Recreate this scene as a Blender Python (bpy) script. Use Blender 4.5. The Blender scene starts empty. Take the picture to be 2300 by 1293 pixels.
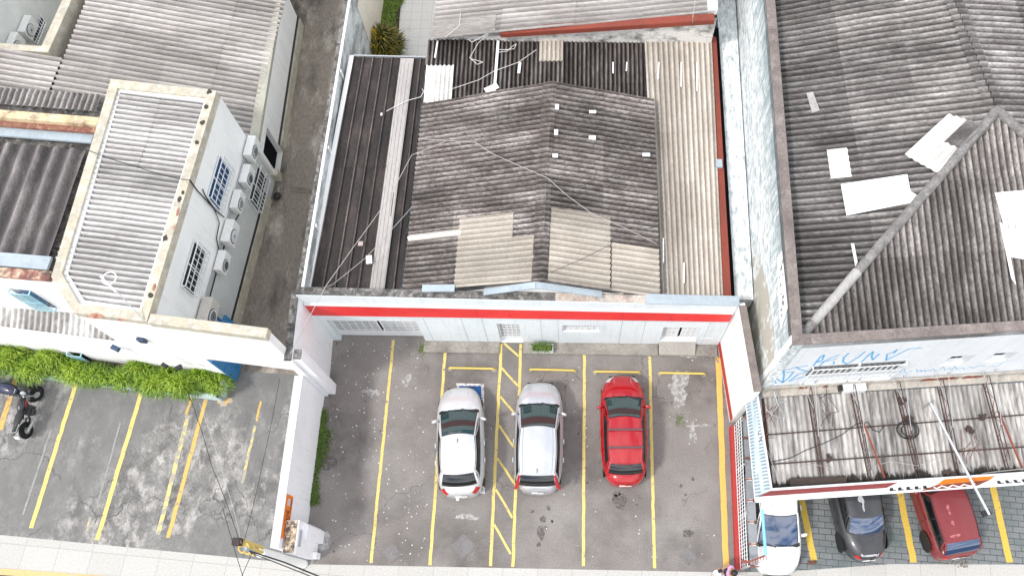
import bpy, bmesh, math, random
from mathutils import Vector, Matrix
random.seed(7)
scn = bpy.context.scene
COL = scn.collection
R_ = math.radians
PI = math.pi

# ------------------------------------------------------------------ camera
FPX, CX, CY, CAMH = 1867.12, 1274.36, 667.83, 29.0
PITCH, ROLL, YAW = 1.18821795, -0.0116894399, 0.0267991825
cp, sp = math.cos(PITCH), math.sin(PITCH)
fw, up, rt = Vector((0, cp, -sp)), Vector((0, sp, cp)), Vector((1, 0, 0))
cr, sr = math.cos(ROLL), math.sin(ROLL)
_right, _up = rt*cr + up*sr, rt*(-sr) + up*cr
_rot = Matrix.Rotation(YAW, 3, 'Z')
RIGHT, UP, FWD = _rot @ _right, _rot @ _up, _rot @ fw
CAM = Vector((0, 0, CAMH))
cd = bpy.data.cameras.new('camera')
cam = bpy.data.objects.new('camera', cd)
COL.objects.link(cam)
cd.sensor_width = 36.0
cd.lens = FPX/2300*36
cd.shift_x = -(CX-1150)/2300
cd.shift_y = (CY-646.5)/2300
cd.clip_end = 2000
m3 = Matrix((RIGHT, UP, -FWD)).transposed()
cam.matrix_world = Matrix.Translation(CAM) @ m3.to_4x4()
scn.camera = cam

# ------------------------------------------------------------------ light
SUN_EL, SUN_AZ = 52.0, 238.0        # azimuth measured from +Y clockwise
world = bpy.data.worlds.new('World'); scn.world = world
world.use_nodes = True
nt = world.node_tree; nt.nodes.clear()
out = nt.nodes.new('ShaderNodeOutputWorld'); bg = nt.nodes.new('ShaderNodeBackground')
sky = nt.nodes.new('ShaderNodeTexSky'); sky.sky_type = 'NISHITA'; sky.sun_disc = False
sky.sun_elevation = R_(SUN_EL); sky.sun_rotation = R_(SUN_AZ)
sky.air_density = 1.0; sky.dust_density = 1.5; sky.ozone_density = 1.0
tc = nt.nodes.new('ShaderNodeTexCoord'); mp = nt.nodes.new('ShaderNodeMapping')
mp.inputs['Scale'].default_value = (1, 1, 2.2)
ns = nt.nodes.new('ShaderNodeTexNoise'); ns.inputs['Scale'].default_value = 3.1; ns.inputs['Detail'].default_value = 8
ns.inputs['Roughness'].default_value = .58
rp = nt.nodes.new('ShaderNodeValToRGB'); rp.color_ramp.elements[0].position = .38; rp.color_ramp.elements[1].position = .56
mx = nt.nodes.new('ShaderNodeMix'); mx.data_type = 'RGBA'
mx.inputs['B'].default_value = (9.6, 9.5, 9.4, 1)      # sunlit cloud, in the sky texture's own units
nt.links.new(tc.outputs['Generated'], mp.inputs['Vector']); nt.links.new(mp.outputs[0], ns.inputs['Vector'])
nt.links.new(ns.outputs['Fac'], rp.inputs[0]); nt.links.new(rp.outputs[0], mx.inputs['Factor'])
nt.links.new(sky.outputs[0], mx.inputs['A']); nt.links.new(mx.outputs['Result'], bg.inputs[0])
bg.inputs[1].default_value = 0.13
nt.links.new(bg.outputs[0], out.inputs[0])
sd = bpy.data.lights.new('sun', 'SUN'); sd.energy = 1.5; sd.angle = R_(7); sd.color = (1, .965, .91)
sun = bpy.data.objects.new('sun', sd); COL.objects.link(sun)
_az, _el = R_(SUN_AZ), R_(SUN_EL)
sdir = Vector((math.sin(_az)*math.cos(_el), math.cos(_az)*math.cos(_el), math.sin(_el)))
sun.rotation_euler = sdir.to_track_quat('Z', 'Y').to_euler()
sun.location = (0, 0, 40)
scn.view_settings.view_transform = 'Standard'
scn.view_settings.look = 'None'
scn.view_settings.exposure = 0.75
scn.view_settings.gamma = 1
scn.view_settings.use_curve_mapping = False

# ------------------------------------------------------------------ survey helpers
def ray(x, y):
    return (RIGHT*((x-CX)/FPX) - UP*((y-CY)/FPX) + FWD)
def W(x, y, z=0.0):                 # point at height z under this photo coordinate
    d = ray(x, y); t = (z-CAMH)/d.z
    return CAM + d*t
def hit(x, y, P, n):                # point on a plane
    d = ray(x, y); P = Vector(P); n = Vector(n)
    return CAM + d*((P-CAM).dot(n)/d.dot(n))
def W2(x, y, z=0.0):
    p = W(x, y, z); return (p.x, p.y)

# ------------------------------------------------------------------ object helpers
def tag(o, label=None, cat=None, group=None, kind=None):
    if label: o['label'] = label
    if cat: o['category'] = cat
    if group: o['group'] = group
    if kind: o['kind'] = kind
    return o
def thing(name, label, cat, loc=(0, 0, 0), rz=0, group=None):
    o = bpy.data.objects.new(name, None); COL.objects.link(o)
    o.empty_display_size = .2
    o.location = loc; o.rotation_euler = (0, 0, rz)
    return tag(o, label, cat, group)
def copy_tree(o, parent=None):
    c = o.copy(); COL.objects.link(c)
    if parent: c.parent = parent
    for ch in list(o.children): copy_tree(ch, c)
    return c

class MB:
    def __init__(s): s.v = []; s.f = []; s.t = []; s.tint = 1.0
    def add(s, vs, fs):
        b = len(s.v)
        s.v += [tuple(v) for v in vs]; s.f += [tuple(i+b for i in f) for f in fs]
        s.t += [s.tint]*len(vs)
        return s
    def quad(s, a, b, c, d): return s.add([a, b, c, d], [(0, 1, 2, 3)])
    def poly(s, pts): return s.add(pts, [tuple(range(len(pts)))])
    def obb(s, o, ex, ey, ez):
        o, ex, ey, ez = map(Vector, (o, ex, ey, ez))
        v = [o, o+ex, o+ex+ey, o+ey, o+ez, o+ex+ez, o+ex+ey+ez, o+ey+ez]
        f = [(0, 3, 2, 1), (4, 5, 6, 7), (0, 1, 5, 4), (1, 2, 6, 5), (2, 3, 7, 6), (3, 0, 4, 7)]
        if ex.cross(ey).dot(ez) < 0: f = [tuple(reversed(q)) for q in f]
        return s.add(v, f)
    def box(s, c, d, rz=0, M=None):
        c = Vector(c); R = M or Matrix.Rotation(rz, 3, 'Z')
        ex, ey, ez = R @ Vector((d[0], 0, 0)), R @ Vector((0, d[1], 0)), R @ Vector((0, 0, d[2]))
        return s.obb(c-(ex+ey+ez)/2, ex, ey, ez)
    def bar(s, a, b, w, h=None, upv=(0, 0, 1)):          # square bar from a to b
        a, b = Vector(a), Vector(b); h = h or w; d = b-a; u = Vector(upv)
        if abs(d.normalized().dot(u)) > .98: u = Vector((0, 1, 0))
        sx = d.cross(u).normalized()*w; sz = sx.cross(d).normalized()*h
        return s.obb(a-sx/2-sz/2, sx, d, sz)
    def prism(s, pts, z0, z1):
        n = len(pts); ar = sum(pts[i][0]*pts[(i+1) % n][1]-pts[(i+1) % n][0]*pts[i][1] for i in range(n))
        if ar < 0: pts = list(reversed(pts))
        zs0 = z0 if hasattr(z0, '__len__') else [z0]*n
        zs1 = z1 if hasattr(z1, '__len__') else [z1]*n
        if ar < 0: zs0, zs1 = list(reversed(zs0)), list(reversed(zs1))
        v = [(p[0], p[1], zs0[i]) for i, p in enumerate(pts)]+[(p[0], p[1], zs1[i]) for i, p in enumerate(pts)]
        f = [tuple(reversed(range(n))), tuple(range(n, 2*n))]
        f += [(i, (i+1) % n, n+(i+1) % n, n+i) for i in range(n)]
        return s.add(v, f)
    def ring(s, po, pi, z0, z1):                          # coping ring between two outlines
        n = len(po)
        for i in range(n):
            j = (i+1) % n
            a, b, c, d = po[i], po[j], pi[j], pi[i]
            s.add([(*a, z1), (*b, z1), (*c, z1), (*d, z1)], [(0, 1, 2, 3)])
            s.add([(*a, z0), (*b, z0), (*b, z1), (*a, z1)], [(0, 1, 2, 3)])
            s.add([(*c, z0), (*d, z0), (*d, z1), (*c, z1)], [(0, 1, 2, 3)])
            s.add([(*a, z0), (*b, z0), (*c, z0), (*d, z0)], [(3, 2, 1, 0)])
        return s
    def slab(s, pts, t):                                  # planar outline with thickness, below
        pts = [Vector(p) for p in pts]; n = len(pts)
        nn = Vector((0, 0, 0))
        for i in range(n): nn += (pts[i]-pts[0]).cross(pts[(i+1) % n]-pts[0])
        if nn.length < 1e-9: return s
        nn.normalize()
        if nn.z < -1e-4: pts.reverse(); nn = -nn
        lo = [p-nn*t for p in pts]
        f = [tuple(range(n)), tuple(reversed(range(n, 2*n)))]+[(i, n+i, n+(i+1) % n, (i+1) % n) for i in range(n)]
        return s.add(pts+lo, f)
    def tube(s, path, r, n=6, cap=True):
        path = [Vector(p) for p in path]; b = []
        for i, p in enumerate(path):
            d = (path[min(i+1, len(path)-1)]-path[max(i-1, 0)])
            if d.length < 1e-9: d = Vector((0, 0, 1))
            d.normalize(); u = Vector((0, 0, 1)) if abs(d.z) < .95 else Vector((1, 0, 0))
            x = d.cross(u).normalized(); y = x.cross(d).normalized()
            rr = r[i] if hasattr(r, '__len__') else r
            for k in range(n): b.append(p+(x*math.cos(2*PI*k/n)+y*math.sin(2*PI*k/n))*rr)
        f = []
        for i in range(len(path)-1):
            for k in range(n):
                f.append((i*n+k, i*n+(k+1) % n, (i+1)*n+(k+1) % n, (i+1)*n+k))
        if cap: f += [tuple(reversed(range(n))), tuple(range((len(path)-1)*n, len(path)*n))]
        return s.add(b, f)
    def lathe(s, prof, c, M=None, n=20):                  # profile (r, h) turned about local z
        c = Vector(c); M = M or Matrix.Identity(3); b = []
        for r, h in prof:
            for k in range(n): b.append(c+M @ Vector((r*math.cos(2*PI*k/n), r*math.sin(2*PI*k/n), h)))
        f = []
        for i in range(len(prof)-1):
            for k in range(n): f.append((i*n+k, i*n+(k+1) % n, (i+1)*n+(k+1) % n, (i+1)*n+k))
        f += [tuple(reversed(range(n))), tuple(range((len(prof)-1)*n, len(prof)*n))]
        return s.add(b, f)
    def ell(s, c, r, n=14, m=8, M=None):
        c = Vector(c); M = M or Matrix.Identity(3); b = []
        for i in range(m+1):
            t = PI*i/m-PI/2
            for k in range(n):
                b.append(c+M @ Vector((r[0]*math.cos(t)*math.cos(2*PI*k/n), r[1]*math.cos(t)*math.sin(2*PI*k/n), r[2]*math.sin(t))))
        f = []
        for i in range(m):
            for k in range(n): f.append((i*n+k, i*n+(k+1) % n, (i+1)*n+(k+1) % n, (i+1)*n+k))
        return s.add(b, f)
    def grid(s, fn, nu, nv, flip=False):
        b = [fn(i/nu, j/nv) for i in range(nu+1) for j in range(nv+1)]
        f = []
        for i in range(nu):
            for j in range(nv):
                q = (i*(nv+1)+j, (i+1)*(nv+1)+j, (i+1)*(nv+1)+j+1, i*(nv+1)+j+1)
                f.append(tuple(reversed(q)) if flip else q)
        return s.add(b, f)
    def obj(s, name, mat, parent=None, local=False, smooth=None, bevel=0, clip=None, weld=False, recalc=False):
        me = bpy.data.meshes.new(name)
        me.from_pydata(s.v, [], s.f)
        at = me.attributes.new('Tint', 'FLOAT', 'POINT')
        at.data.foreach_set('value', s.t)
        if clip or weld or recalc:
            bm = bmesh.new(); bm.from_mesh(me)
            if weld: bmesh.ops.remove_doubles(bm, verts=bm.verts, dist=.0008)
            for P, n in (clip or []):
                g = bm.verts[:]+bm.edges[:]+bm.faces[:]
                bmesh.ops.bisect_plane(bm, geom=g, plane_co=P, plane_no=n, clear_outer=True)
            if recalc: bmesh.ops.recalc_face_normals(bm, faces=bm.faces)
            bm.to_mesh(me); bm.free()
        if smooth is not None:
            me.polygons.foreach_set('use_smooth', [True]*len(me.polygons))
            me.set_sharp_from_angle(angle=R_(smooth))
        me.materials.append(mat)
        o = bpy.data.objects.new(name, me); COL.objects.link(o)
        if bevel:
            md = o.modifiers.new('bevel', 'BEVEL'); md.width = bevel; md.segments = 2; md.limit_method = 'ANGLE'
        if parent:
            o.parent = parent
            if not local:
                rw = Matrix.Translation(parent.location) @ parent.rotation_euler.to_matrix().to_4x4() if parent.type == 'EMPTY' else None
                if rw is None:
                    o.matrix_parent_inverse = Matrix.Identity(4)      # a part of a part shares its parent's space
                else:
                    o.matrix_parent_inverse = rw.inverted()
        return o

# ------------------------------------------------------------------ materials
def nd(nt, t, **kw):
    n = nt.nodes.new(t)
    for k, v in kw.items():
        if k.startswith('i_'): n.inputs[k[2:].replace('_', ' ')].default_value = v
        else: setattr(n, k, v)
    return n
def c4(c): return (c[0], c[1], c[2], 1)
def mixc(nt, fac, a, b, mode='MIX'):
    n = nt.nodes.new('ShaderNodeMix'); n.data_type = 'RGBA'; n.blend_type = mode
    for k, v in (('Factor', fac), ('A', a), ('B', b)):
        if isinstance(v, bpy.types.NodeSocket): nt.links.new(v, n.inputs[k])
        elif k == 'Factor': n.inputs[k].default_value = v
        else: n.inputs[k].default_value = c4(v)
    return n.outputs['Result']
def maprange(nt, sock, a, b, c, d):
    n = nt.nodes.new('ShaderNodeMapRange'); nt.links.new(sock, n.inputs[0])
    for i, v in enumerate((a, b, c, d)): n.inputs[i+1].default_value = v
    return n.outputs[0]
def mathn(nt, op, a, b):
    n = nt.nodes.new('ShaderNodeMath'); n.operation = op
    for i, v in enumerate((a, b)):
        if isinstance(v, bpy.types.NodeSocket): nt.links.new(v, n.inputs[i])
        else: n.inputs[i].default_value = v
    return n.outputs[0]
def coords(nt, scale=(1, 1, 1), off=(0, 0, 0), rot=0):
    g = nt.nodes.new('ShaderNodeNewGeometry'); m = nt.nodes.new('ShaderNodeMapping')
    m.inputs['Scale'].default_value = scale; m.inputs['Location'].default_value = off
    m.inputs['Rotation'].default_value = (0, 0, rot)
    nt.links.new(g.outputs['Position'], m.inputs['Vector'])
    return m.outputs[0]
def noise(nt, vec, scale, detail=5, rough=.55, dist=0):
    n = nt.nodes.new('ShaderNodeTexNoise'); nt.links.new(vec, n.inputs['Vector'])
    n.inputs['Scale'].default_value = scale; n.inputs['Detail'].default_value = detail
    n.inputs['Roughness'].default_value = rough; n.inputs['Distortion'].default_value = dist
    return n.outputs['Fac']
def new_mat(name):
    m = bpy.data.materials.new(name); m.use_nodes = True; nt = m.node_tree
    return m, nt, nt.nodes['Principled BSDF']
def mat(name, base, dark=None, light=None, big=.7, fine=30, fa=.2, da=.6, la=.6, dthr=.55, lthr=.6, soft=.1, rough=.85,
        bump=.15, stretch=(1, 1, 1), fstretch=None, tint=False, metal=0, spec=.3, off=(0, 0, 0), rot=0, speck=None, sthr=.62, sscale=45):
    m, nt, b = new_mat(name)
    v = coords(nt, stretch, off, rot)
    fv = coords(nt, fstretch or stretch, off, rot)
    col = None
    if dark is not None:
        f = maprange(nt, noise(nt, v, big, 7, .62), dthr-soft, dthr+soft, 0, da)
        col = mixc(nt, f, base, dark)
    if light is not None:
        v2 = coords(nt, stretch, (off[0]+13.7, off[1]-4.1, off[2]+2.2), rot)
        f = maprange(nt, noise(nt, v2, big*1.7, 7, .65), lthr-soft, lthr+soft, 0, la)
        col = mixc(nt, f, col if col else base, light)
    if col is None: col = mixc(nt, 0.0, base, base)
    fn = noise(nt, fv, fine, 5, .65)
    k = maprange(nt, fn, .25, .75, 1-fa, 1+fa)
    cc = nt.nodes.new('ShaderNodeCombineColor')
    for i in range(3): nt.links.new(k, cc.inputs[i])
    col = mixc(nt, 1.0, col, cc.outputs[0], 'MULTIPLY')
    if speck is not None:
        sn = noise(nt, fv, sscale, 3, .5)
        col = mixc(nt, maprange(nt, sn, sthr-.02, sthr+.05, 0, .85), col, speck)
    if tint:
        a = nt.nodes.new('ShaderNodeAttribute'); a.attribute_name = 'Tint'
        cc = nt.nodes.new('ShaderNodeCombineColor')
        for i in range(3): nt.links.new(a.outputs['Fac'], cc.inputs[i])
        col = mixc(nt, 1.0, col, cc.outputs[0], 'MULTIPLY')
    nt.links.new(col, b.inputs['Base Color'])
    b.inputs['Roughness'].default_value = rough; b.inputs['Metallic'].default_value = metal
    b.inputs['Specular IOR Level'].default_value = spec
    if bump:
        bp = nt.nodes.new('ShaderNodeBump'); bp.inputs['Strength'].default_value = bump; bp.inputs['Distance'].default_value = .02
        nt.links.new(fn, bp.inputs['Height']); nt.links.new(bp.outputs[0], b.inputs['Normal'])
    return m
def plain(name, c, rough=.5, metal=0, spec=.5, coat=0):
    m, nt, b = new_mat(name)
    v = coords(nt); f = maprange(nt, noise(nt, v, 9, 4), .3, .7, .93, 1.07)
    cc = nt.nodes.new('ShaderNodeCombineColor')
    for i in range(3): nt.links.new(f, cc.inputs[i])
    nt.links.new(mixc(nt, 1.0, c, cc.outputs[0], 'MULTIPLY'), b.inputs['Base Color'])
    b.inputs['Roughness'].default_value = rough; b.inputs['Metallic'].default_value = metal
    b.inputs['Specular IOR Level'].default_value = spec
    b.inputs['Coat Weight'].default_value = coat; b.inputs['Coat Roughness'].default_value = .05
    return m
def cracks(nt, col, ccol, scale=.55, width=.012, amount=.8, mask=.5):
    v = coords(nt)
    d = nt.nodes.new('ShaderNodeTexNoise'); d.inputs['Scale'].default_value = 1.6; d.inputs['Detail'].default_value = 6
    nt.links.new(v, d.inputs['Vector'])
    ad = nt.nodes.new('ShaderNodeVectorMath'); ad.operation = 'MULTIPLY_ADD'
    nt.links.new(d.outputs['Color'], ad.inputs[0]); ad.inputs[1].default_value = (.9, .9, .9); nt.links.new(v, ad.inputs[2])
    vo = nt.nodes.new('ShaderNodeTexVoronoi'); vo.feature = 'DISTANCE_TO_EDGE'; vo.inputs['Scale'].default_value = scale
    nt.links.new(ad.outputs[0], vo.inputs['Vector'])
    f = maprange(nt, vo.outputs['Distance'], width*.4, width, amount, 0)
    k = maprange(nt, noise(nt, v, .45, 4), mask-.06, mask+.06, 0, 1)
    return mixc(nt, mathn(nt, 'MULTIPLY', f, k), col, ccol)
def spots(nt, col, scol, scale, thr, amount=.8, nthr=.5, soft=.03):
    v = coords(nt)
    vo = nt.nodes.new('ShaderNodeTexVoronoi'); vo.inputs['Scale'].default_value = scale
    nt.links.new(v, vo.inputs['Vector'])
    f = maprange(nt, vo.outputs['Distance'], thr-soft, thr+soft, amount, 0)
    k = maprange(nt, noise(nt, v, .6, 4), nthr-.03, nthr+.03, 0, 1)
    return mixc(nt, mathn(nt, 'MULTIPLY', f, k), col, scol)
def base_of(m): return m.node_tree.nodes['Principled BSDF'].inputs['Base Color']
def relink(m, fn):
    nt = m.node_tree; inp = base_of(m); s = inp.links[0].from_socket
    nt.links.new(fn(nt, s), inp)
    return m

# ------------------------------------------------------------------ material set
M = {}
a = mat('asphalt', (.225, .206, .194), dark=(.1, .09, .083), light=(.3, .284, .27), big=.28, fine=26, fa=.34, da=.8, la=.6, dthr=.55, lthr=.58, bump=.5, rough=.9)
relink(a, lambda n, s: spots(n, spots(n, spots(n, cracks(n, cracks(n, s, (.05, .046, .043), .33, .006, .6, .52), (.06, .055, .053), .9, .005, .5, .58),
       (.05, .046, .045), 2.3, .1, .7, .57), (.45, .44, .43), 3.1, .045, .8, .52, .015), (.5, .5, .49), 1.1, .1, .5, .6, .05))
M['asphalt'] = a
a = mat('lot_concrete', (.22, .214, .205), dark=(.1, .098, .095), light=(.46, .44, .42), big=1.5, fine=16, fa=.42, da=.8, la=.8, dthr=.53, lthr=.58, soft=.09, bump=.4, stretch=(1, .7, 1), rough=.9)
relink(a, lambda n, s: mixc(n, maprange(n, noise(n, coords(n), .19, 3), .44, .56, 0, .8), s, (.17, .168, .164)))
relink(a, lambda n, s: cracks(n, cracks(n, s, (.07, .068, .064), .28, .007, .75, .5), (.09, .085, .08), 1.7, .008, .55, .58))
M['lot'] = a
M['alley'] = mat('alley_concrete', (.25, .215, .18), dark=(.1, .088, .077), light=(.46, .41, .35), big=.45, fine=9, fa=.3, da=.85, la=.8, dthr=.54, lthr=.57, soft=.06, bump=.2, stretch=(1.5, .6, 1))
M['apron'] = mat('apron_concrete', (.3, .28, .25), dark=(.12, .11, .1), big=1.1, fine=14, fa=.3, dthr=.52)
M['road'] = mat('road', (.09, .09, .09), dark=(.05, .05, .05), big=.6, fine=30, fa=.25)
M['ground'] = mat('bare_ground', (.16, .15, .13), dark=(.1, .09, .08), big=.3, fine=12, fa=.25)
def brickmat(name, c1, c2, mortar, w, h, ms, rot=0, dirt=None, dthr=.55, rough=.8, off=.5, scale=1, fa=.15):
    m, nt, b = new_mat(name)
    v = coords(nt, (1, 1, 1), (.13, .21, 0), rot)
    br = nt.nodes.new('ShaderNodeTexBrick'); br.offset = off
    br.inputs['Scale'].default_value = scale; br.inputs['Brick Width'].default_value = w; br.inputs['Row Height'].default_value = h
    br.inputs['Mortar Size'].default_value = ms; br.inputs['Mortar Smooth'].default_value = .3
    br.inputs['Color1'].default_value = c4(c1); br.inputs['Color2'].default_value = c4(c2); br.inputs['Mortar'].default_value = c4(mortar)
    nt.links.new(v, br.inputs['Vector']); col = br.outputs['Color']
    if dirt: col = mixc(nt, maprange(nt, noise(nt, v, .8, 7, .6), dthr-.1, dthr+.12, 0, .8), col, dirt)
    k = maprange(nt, noise(nt, v, 18, 5), .25, .75, 1-fa, 1+fa)
    cc = nt.nodes.new('ShaderNodeCombineColor')
    for i in range(3): nt.links.new(k, cc.inputs[i])
    nt.links.new(mixc(nt, 1.0, col, cc.outputs[0], 'MULTIPLY'), b.inputs['Base Color'])
    b.inputs['Roughness'].default_value = rough; b.inputs['Specular IOR Level'].default_value = .25
    bp = nt.nodes.new('ShaderNodeBump'); bp.inputs['Strength'].default_value = .4; bp.inputs['Distance'].default_value = .01
    nt.links.new(br.outputs['Fac'], bp.inputs['Height']); bp.invert = True; nt.links.new(bp.outputs[0], b.inputs['Normal'])
    return m
M['paver'] = brickmat('block_paving', (.17, .185, .19), (.2, .21, .215), (.055, .06, .06), .42, .2, .012, R_(4), dirt=(.1, .13, .125), dthr=.6)
M['sidewalk'] = brickmat('sidewalk_slabs', (.44, .43, .405), (.47, .46, .435), (.33, .32, .305), 1.15, 1.25, .01, R_(4.3), dirt=(.45, .43, .4), dthr=.66, off=0)
M['tile'] = brickmat('floor_tile', (.76, .75, .72), (.78, .77, .74), (.55, .54, .52), .45, .45, .008, 0, dirt=(.55, .53, .5), dthr=.7, off=0)
def paint(name, c, under, worn=.6, wscale=6):
    m = mat(name, c, big=2, fine=14, fa=.14, bump=0, rough=.75)
    def fn(n, s):
        v = coords(n)
        f = maprange(n, noise(n, v, wscale, 8, .7), worn, worn+.05, 0, .85)
        return mixc(n, f, s, under)
    return relink(m, fn)
M['yellow'] = paint('yellow_line', (.66, .53, .18), (.22, .2, .18), .57)
M['yellow_pale'] = paint('pale_yellow_line', (.62, .52, .2), (.3, .29, .28), .47, 4)
M['orange_line'] = paint('orange_yellow_line', (.62, .4, .12), (.24, .23, .22), .55)
M['blue_paint'] = paint('blue_bay_paint', (.03, .12, .34), (.15, .15, .15), .63)
M['white_paint'] = paint('white_line', (.7, .7, .68), (.15, .14, .14), .52, 9)
M['white_splash'] = paint('white_splash', (.4, .39, .375), (.2, .19, .185), .48, 7)
M['white'] = mat('white_wall', (.83, .83, .81), dark=(.7, .7, .69), big=.5, fine=8, fa=.04, da=.5, dthr=.6, bump=.06)
M['facade'] = mat('pale_blue_panel', (.73, .78, .8), dark=(.62, .68, .71), big=.5, fine=5, fa=.05, da=.6, dthr=.55, bump=.03, rough=.55)
M['lavender'] = mat('white_rendered_wall', (.84, .84, .855), dark=(.75, .755, .79), big=.4, fine=6, fa=.04, da=.6, bump=.05)
M['cream'] = mat('cream_coping', (.5, .45, .345), dark=(.38, .355, .3), light=(.58, .555, .49), big=1.6, fine=10, fa=.16, da=.8, la=.8, dthr=.5, lthr=.55, speck=(.08, .07, .06), sthr=.74, sscale=8)
M['mossy'] = mat('mossy_coping', (.17, .16, .15), dark=(.05, .05, .048), light=(.4, .39, .37), big=3.5, fine=24, fa=.5, da=.9, la=.7, dthr=.5, lthr=.6)
M['brown_coping'] = mat('brown_concrete_coping', (.2, .17, .155), dark=(.12, .1, .1), light=(.33, .29, .27), big=1.5, fine=20, fa=.35, da=.7, la=.6)
M['grime_wall'] = mat('stained_wall', (.62, .66, .66), dark=(.22, .23, .23), light=(.75, .77, .77), big=1.6, fine=14, fa=.25, da=.85, dthr=.5, stretch=(1, .55, 1), bump=.15)
M['rough_wall'] = mat('rough_plaster_wall', (.68, .72, .73), dark=(.22, .29, .31), light=(.8, .81, .8), big=5.0, fine=13, fa=.4, da=.8, la=.75, dthr=.56, lthr=.53, soft=.09, bump=.9, stretch=(1, .35, .7))
def mould_run(n, s):                                     # mould creeping down from the top edge in runs
    g = n.nodes.new('ShaderNodeNewGeometry'); x = n.nodes.new('ShaderNodeSeparateXYZ'); n.links.new(g.outputs['Position'], x.inputs[0])
    top = maprange(n, x.outputs['Z'], 4.6, 7.3, 0, .34)
    f = mathn(n, 'ADD', noise(n, coords(n, (2.5, 2.5, .35)), 2.2, 7, .7), top)
    return mixc(n, maprange(n, f, .6, .84, 0, .8), s, (.2, .27, .29))
relink(M['rough_wall'], mould_run)
M['garden_wall'] = mat('cream_garden_wall', (.72, .68, .58), dark=(.6, .57, .5), big=1, fine=9, fa=.06, bump=.04)
def silt(n, s):                                          # wet black silt gathered along the front gutter
    g = n.nodes.new('ShaderNodeNewGeometry'); x = n.nodes.new('ShaderNodeSeparateXYZ'); n.links.new(g.outputs['Position'], x.inputs[0])
    d = mathn(n, 'SUBTRACT', mathn(n, 'SUBTRACT', x.outputs['Y'], mathn(n, 'MULTIPLY', x.outputs['X'], .0745)), 3.74)
    k = mathn(n, 'ADD', maprange(n, d, 0, .75, .42, -.25), noise(n, coords(n, (2.5, .6, 1)), 1.6, 7, .7))
    return mixc(n, maprange(n, k, .62, .72, 0, .95), s, (.018, .015, .013))
def streaks(c, amt):
    def fn(n, s):                                        # rain streaks and old drips down a wall
        k = mathn(n, 'ADD', mathn(n, 'MULTIPLY', noise(n, coords(n, (5.5, 5.5, .22)), 1.7, 6, .7), .75), mathn(n, 'MULTIPLY', noise(n, coords(n), .9, 4), .25))
        return mixc(n, maprange(n, k, .52, .68, 0, amt), s, c)
    return fn
relink(M['facade'], streaks((.45, .49, .51), .45)); relink(M['white'], streaks((.5, .49, .46), .38)); relink(M['lavender'], streaks((.52, .52, .54), .35))
# roofing
def roofm(name, base, dark, light, stretch, fa=.5, fine=16, speck=None, sthr=.6, bump=.5, da=.7, la=.6, fs=None):
    return mat(name, base, dark=dark, light=light, big=.8, fine=fine, fa=fa, da=da, la=la, dthr=.54, lthr=.57, soft=.12, stretch=stretch,
               fstretch=fs, tint=True, bump=bump, rough=.92, spec=.15, speck=speck, sthr=sthr, sscale=fine*1.6)
M['roof_dark'] = roofm('old_fibre_cement', (.122, .106, .099), (.044, .038, .035), (.28, .26, .247), (.5, 1.2, 1), fa=.6, fine=11, speck=(.06, .052, .05), sthr=.6)
M['roof_beige'] = roofm('beige_fibre_cement', (.36, .325, .28), (.24, .215, .185), (.47, .435, .39), (.6, 1, 1), fa=.22, fine=20, da=.5)
M['roof_beige_long'] = roofm('beige_fibre_cement_long', (.37, .33, .285), (.25, .22, .19), (.5, .465, .42), (1.6, .4, 1), fa=.26, fine=16, da=.5)
M['roof_black'] = roofm('blackened_fibre_cement', (.06, .05, .046), (.022, .019, .018), (.24, .22, .21), (3.0, .35, 1), fa=.6, fine=9, da=.8, la=.45)
M['roof_grey'] = roofm('grey_fibre_cement', (.125, .116, .112), (.05, .046, .044), (.28, .268, .26), (.4, 1.2, 1), fa=.5, fine=15, speck=(.08, .075, .072), sthr=.63)
M['roof_grey_v'] = roofm('grey_fibre_cement_front', (.125, .113, .107), (.045, .04, .038), (.28, .262, .25), (1.2, .4, 1), fa=.55, fine=15, speck=(.07, .065, .062), sthr=.61)
M['roof_pale'] = roofm('pale_fibre_cement', (.3, .28, .265), (.165, .15, .142), (.42, .4, .388), (.3, 1.4, 1), fa=.24, fine=15, speck=(.17, .155, .145), sthr=.69)
M['roof_white'] = roofm('bleached_fibre_cement', (.33, .318, .31), (.18, .172, .168), (.47, .46, .45), (.3, 1.3, 1), fa=.24, fine=16, speck=(.2, .19, .185), sthr=.68)
M['roof_awning'] = roofm('weathered_awning_sheet', (.36, .345, .33), (.2, .19, .185), (.72, .71, .7), (1, .5, 1), fa=.3, fine=10, la=.85)
M['roof_metal'] = mat('blackened_metal_roof', (.036, .029, .027), dark=(.016, .014, .014), light=(.085, .068, .062), big=1.1, fine=20, fa=.45, da=.8, la=.6, stretch=(1.2, .4, 1), rough=.6, tint=True, speck=(.14, .1, .07), sthr=.7, sscale=24)
M['roof_metal_new'] = mat('pale_metal_sheet', (.4, .375, .36), dark=(.27, .25, .24), big=.8, fine=14, fa=.18, stretch=(1, .3, 1), rough=.5)
M['white_sheet'] = mat('new_white_sheet', (.82, .83, .84), dark=(.74, .75, .77), big=.8, fine=8, fa=.03, bump=0, rough=.5)
M['white_corr'] = mat('new_white_corrugated_sheet', (.76, .745, .72), dark=(.55, .53, .5), big=1.2, fine=10, fa=.1, bump=.1, tint=True)
M['pale_strip'] = roofm('pale_fibre_cement_strip', (.5, .475, .44), (.38, .355, .32), (.6, .58, .55), (.6, 1, 1), fa=.2, fine=18, da=.5)
M['canopy_sheet'] = mat('stained_canopy_sheet', (.36, .34, .322), dark=(.11, .097, .09), light=(.54, .53, .515), big=1.2, fine=8, fa=.32, da=.85, la=.7, dthr=.52, lthr=.55, stretch=(2.6, .35, 1), tint=True, bump=.1)
relink(M['canopy_sheet'], silt)
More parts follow.
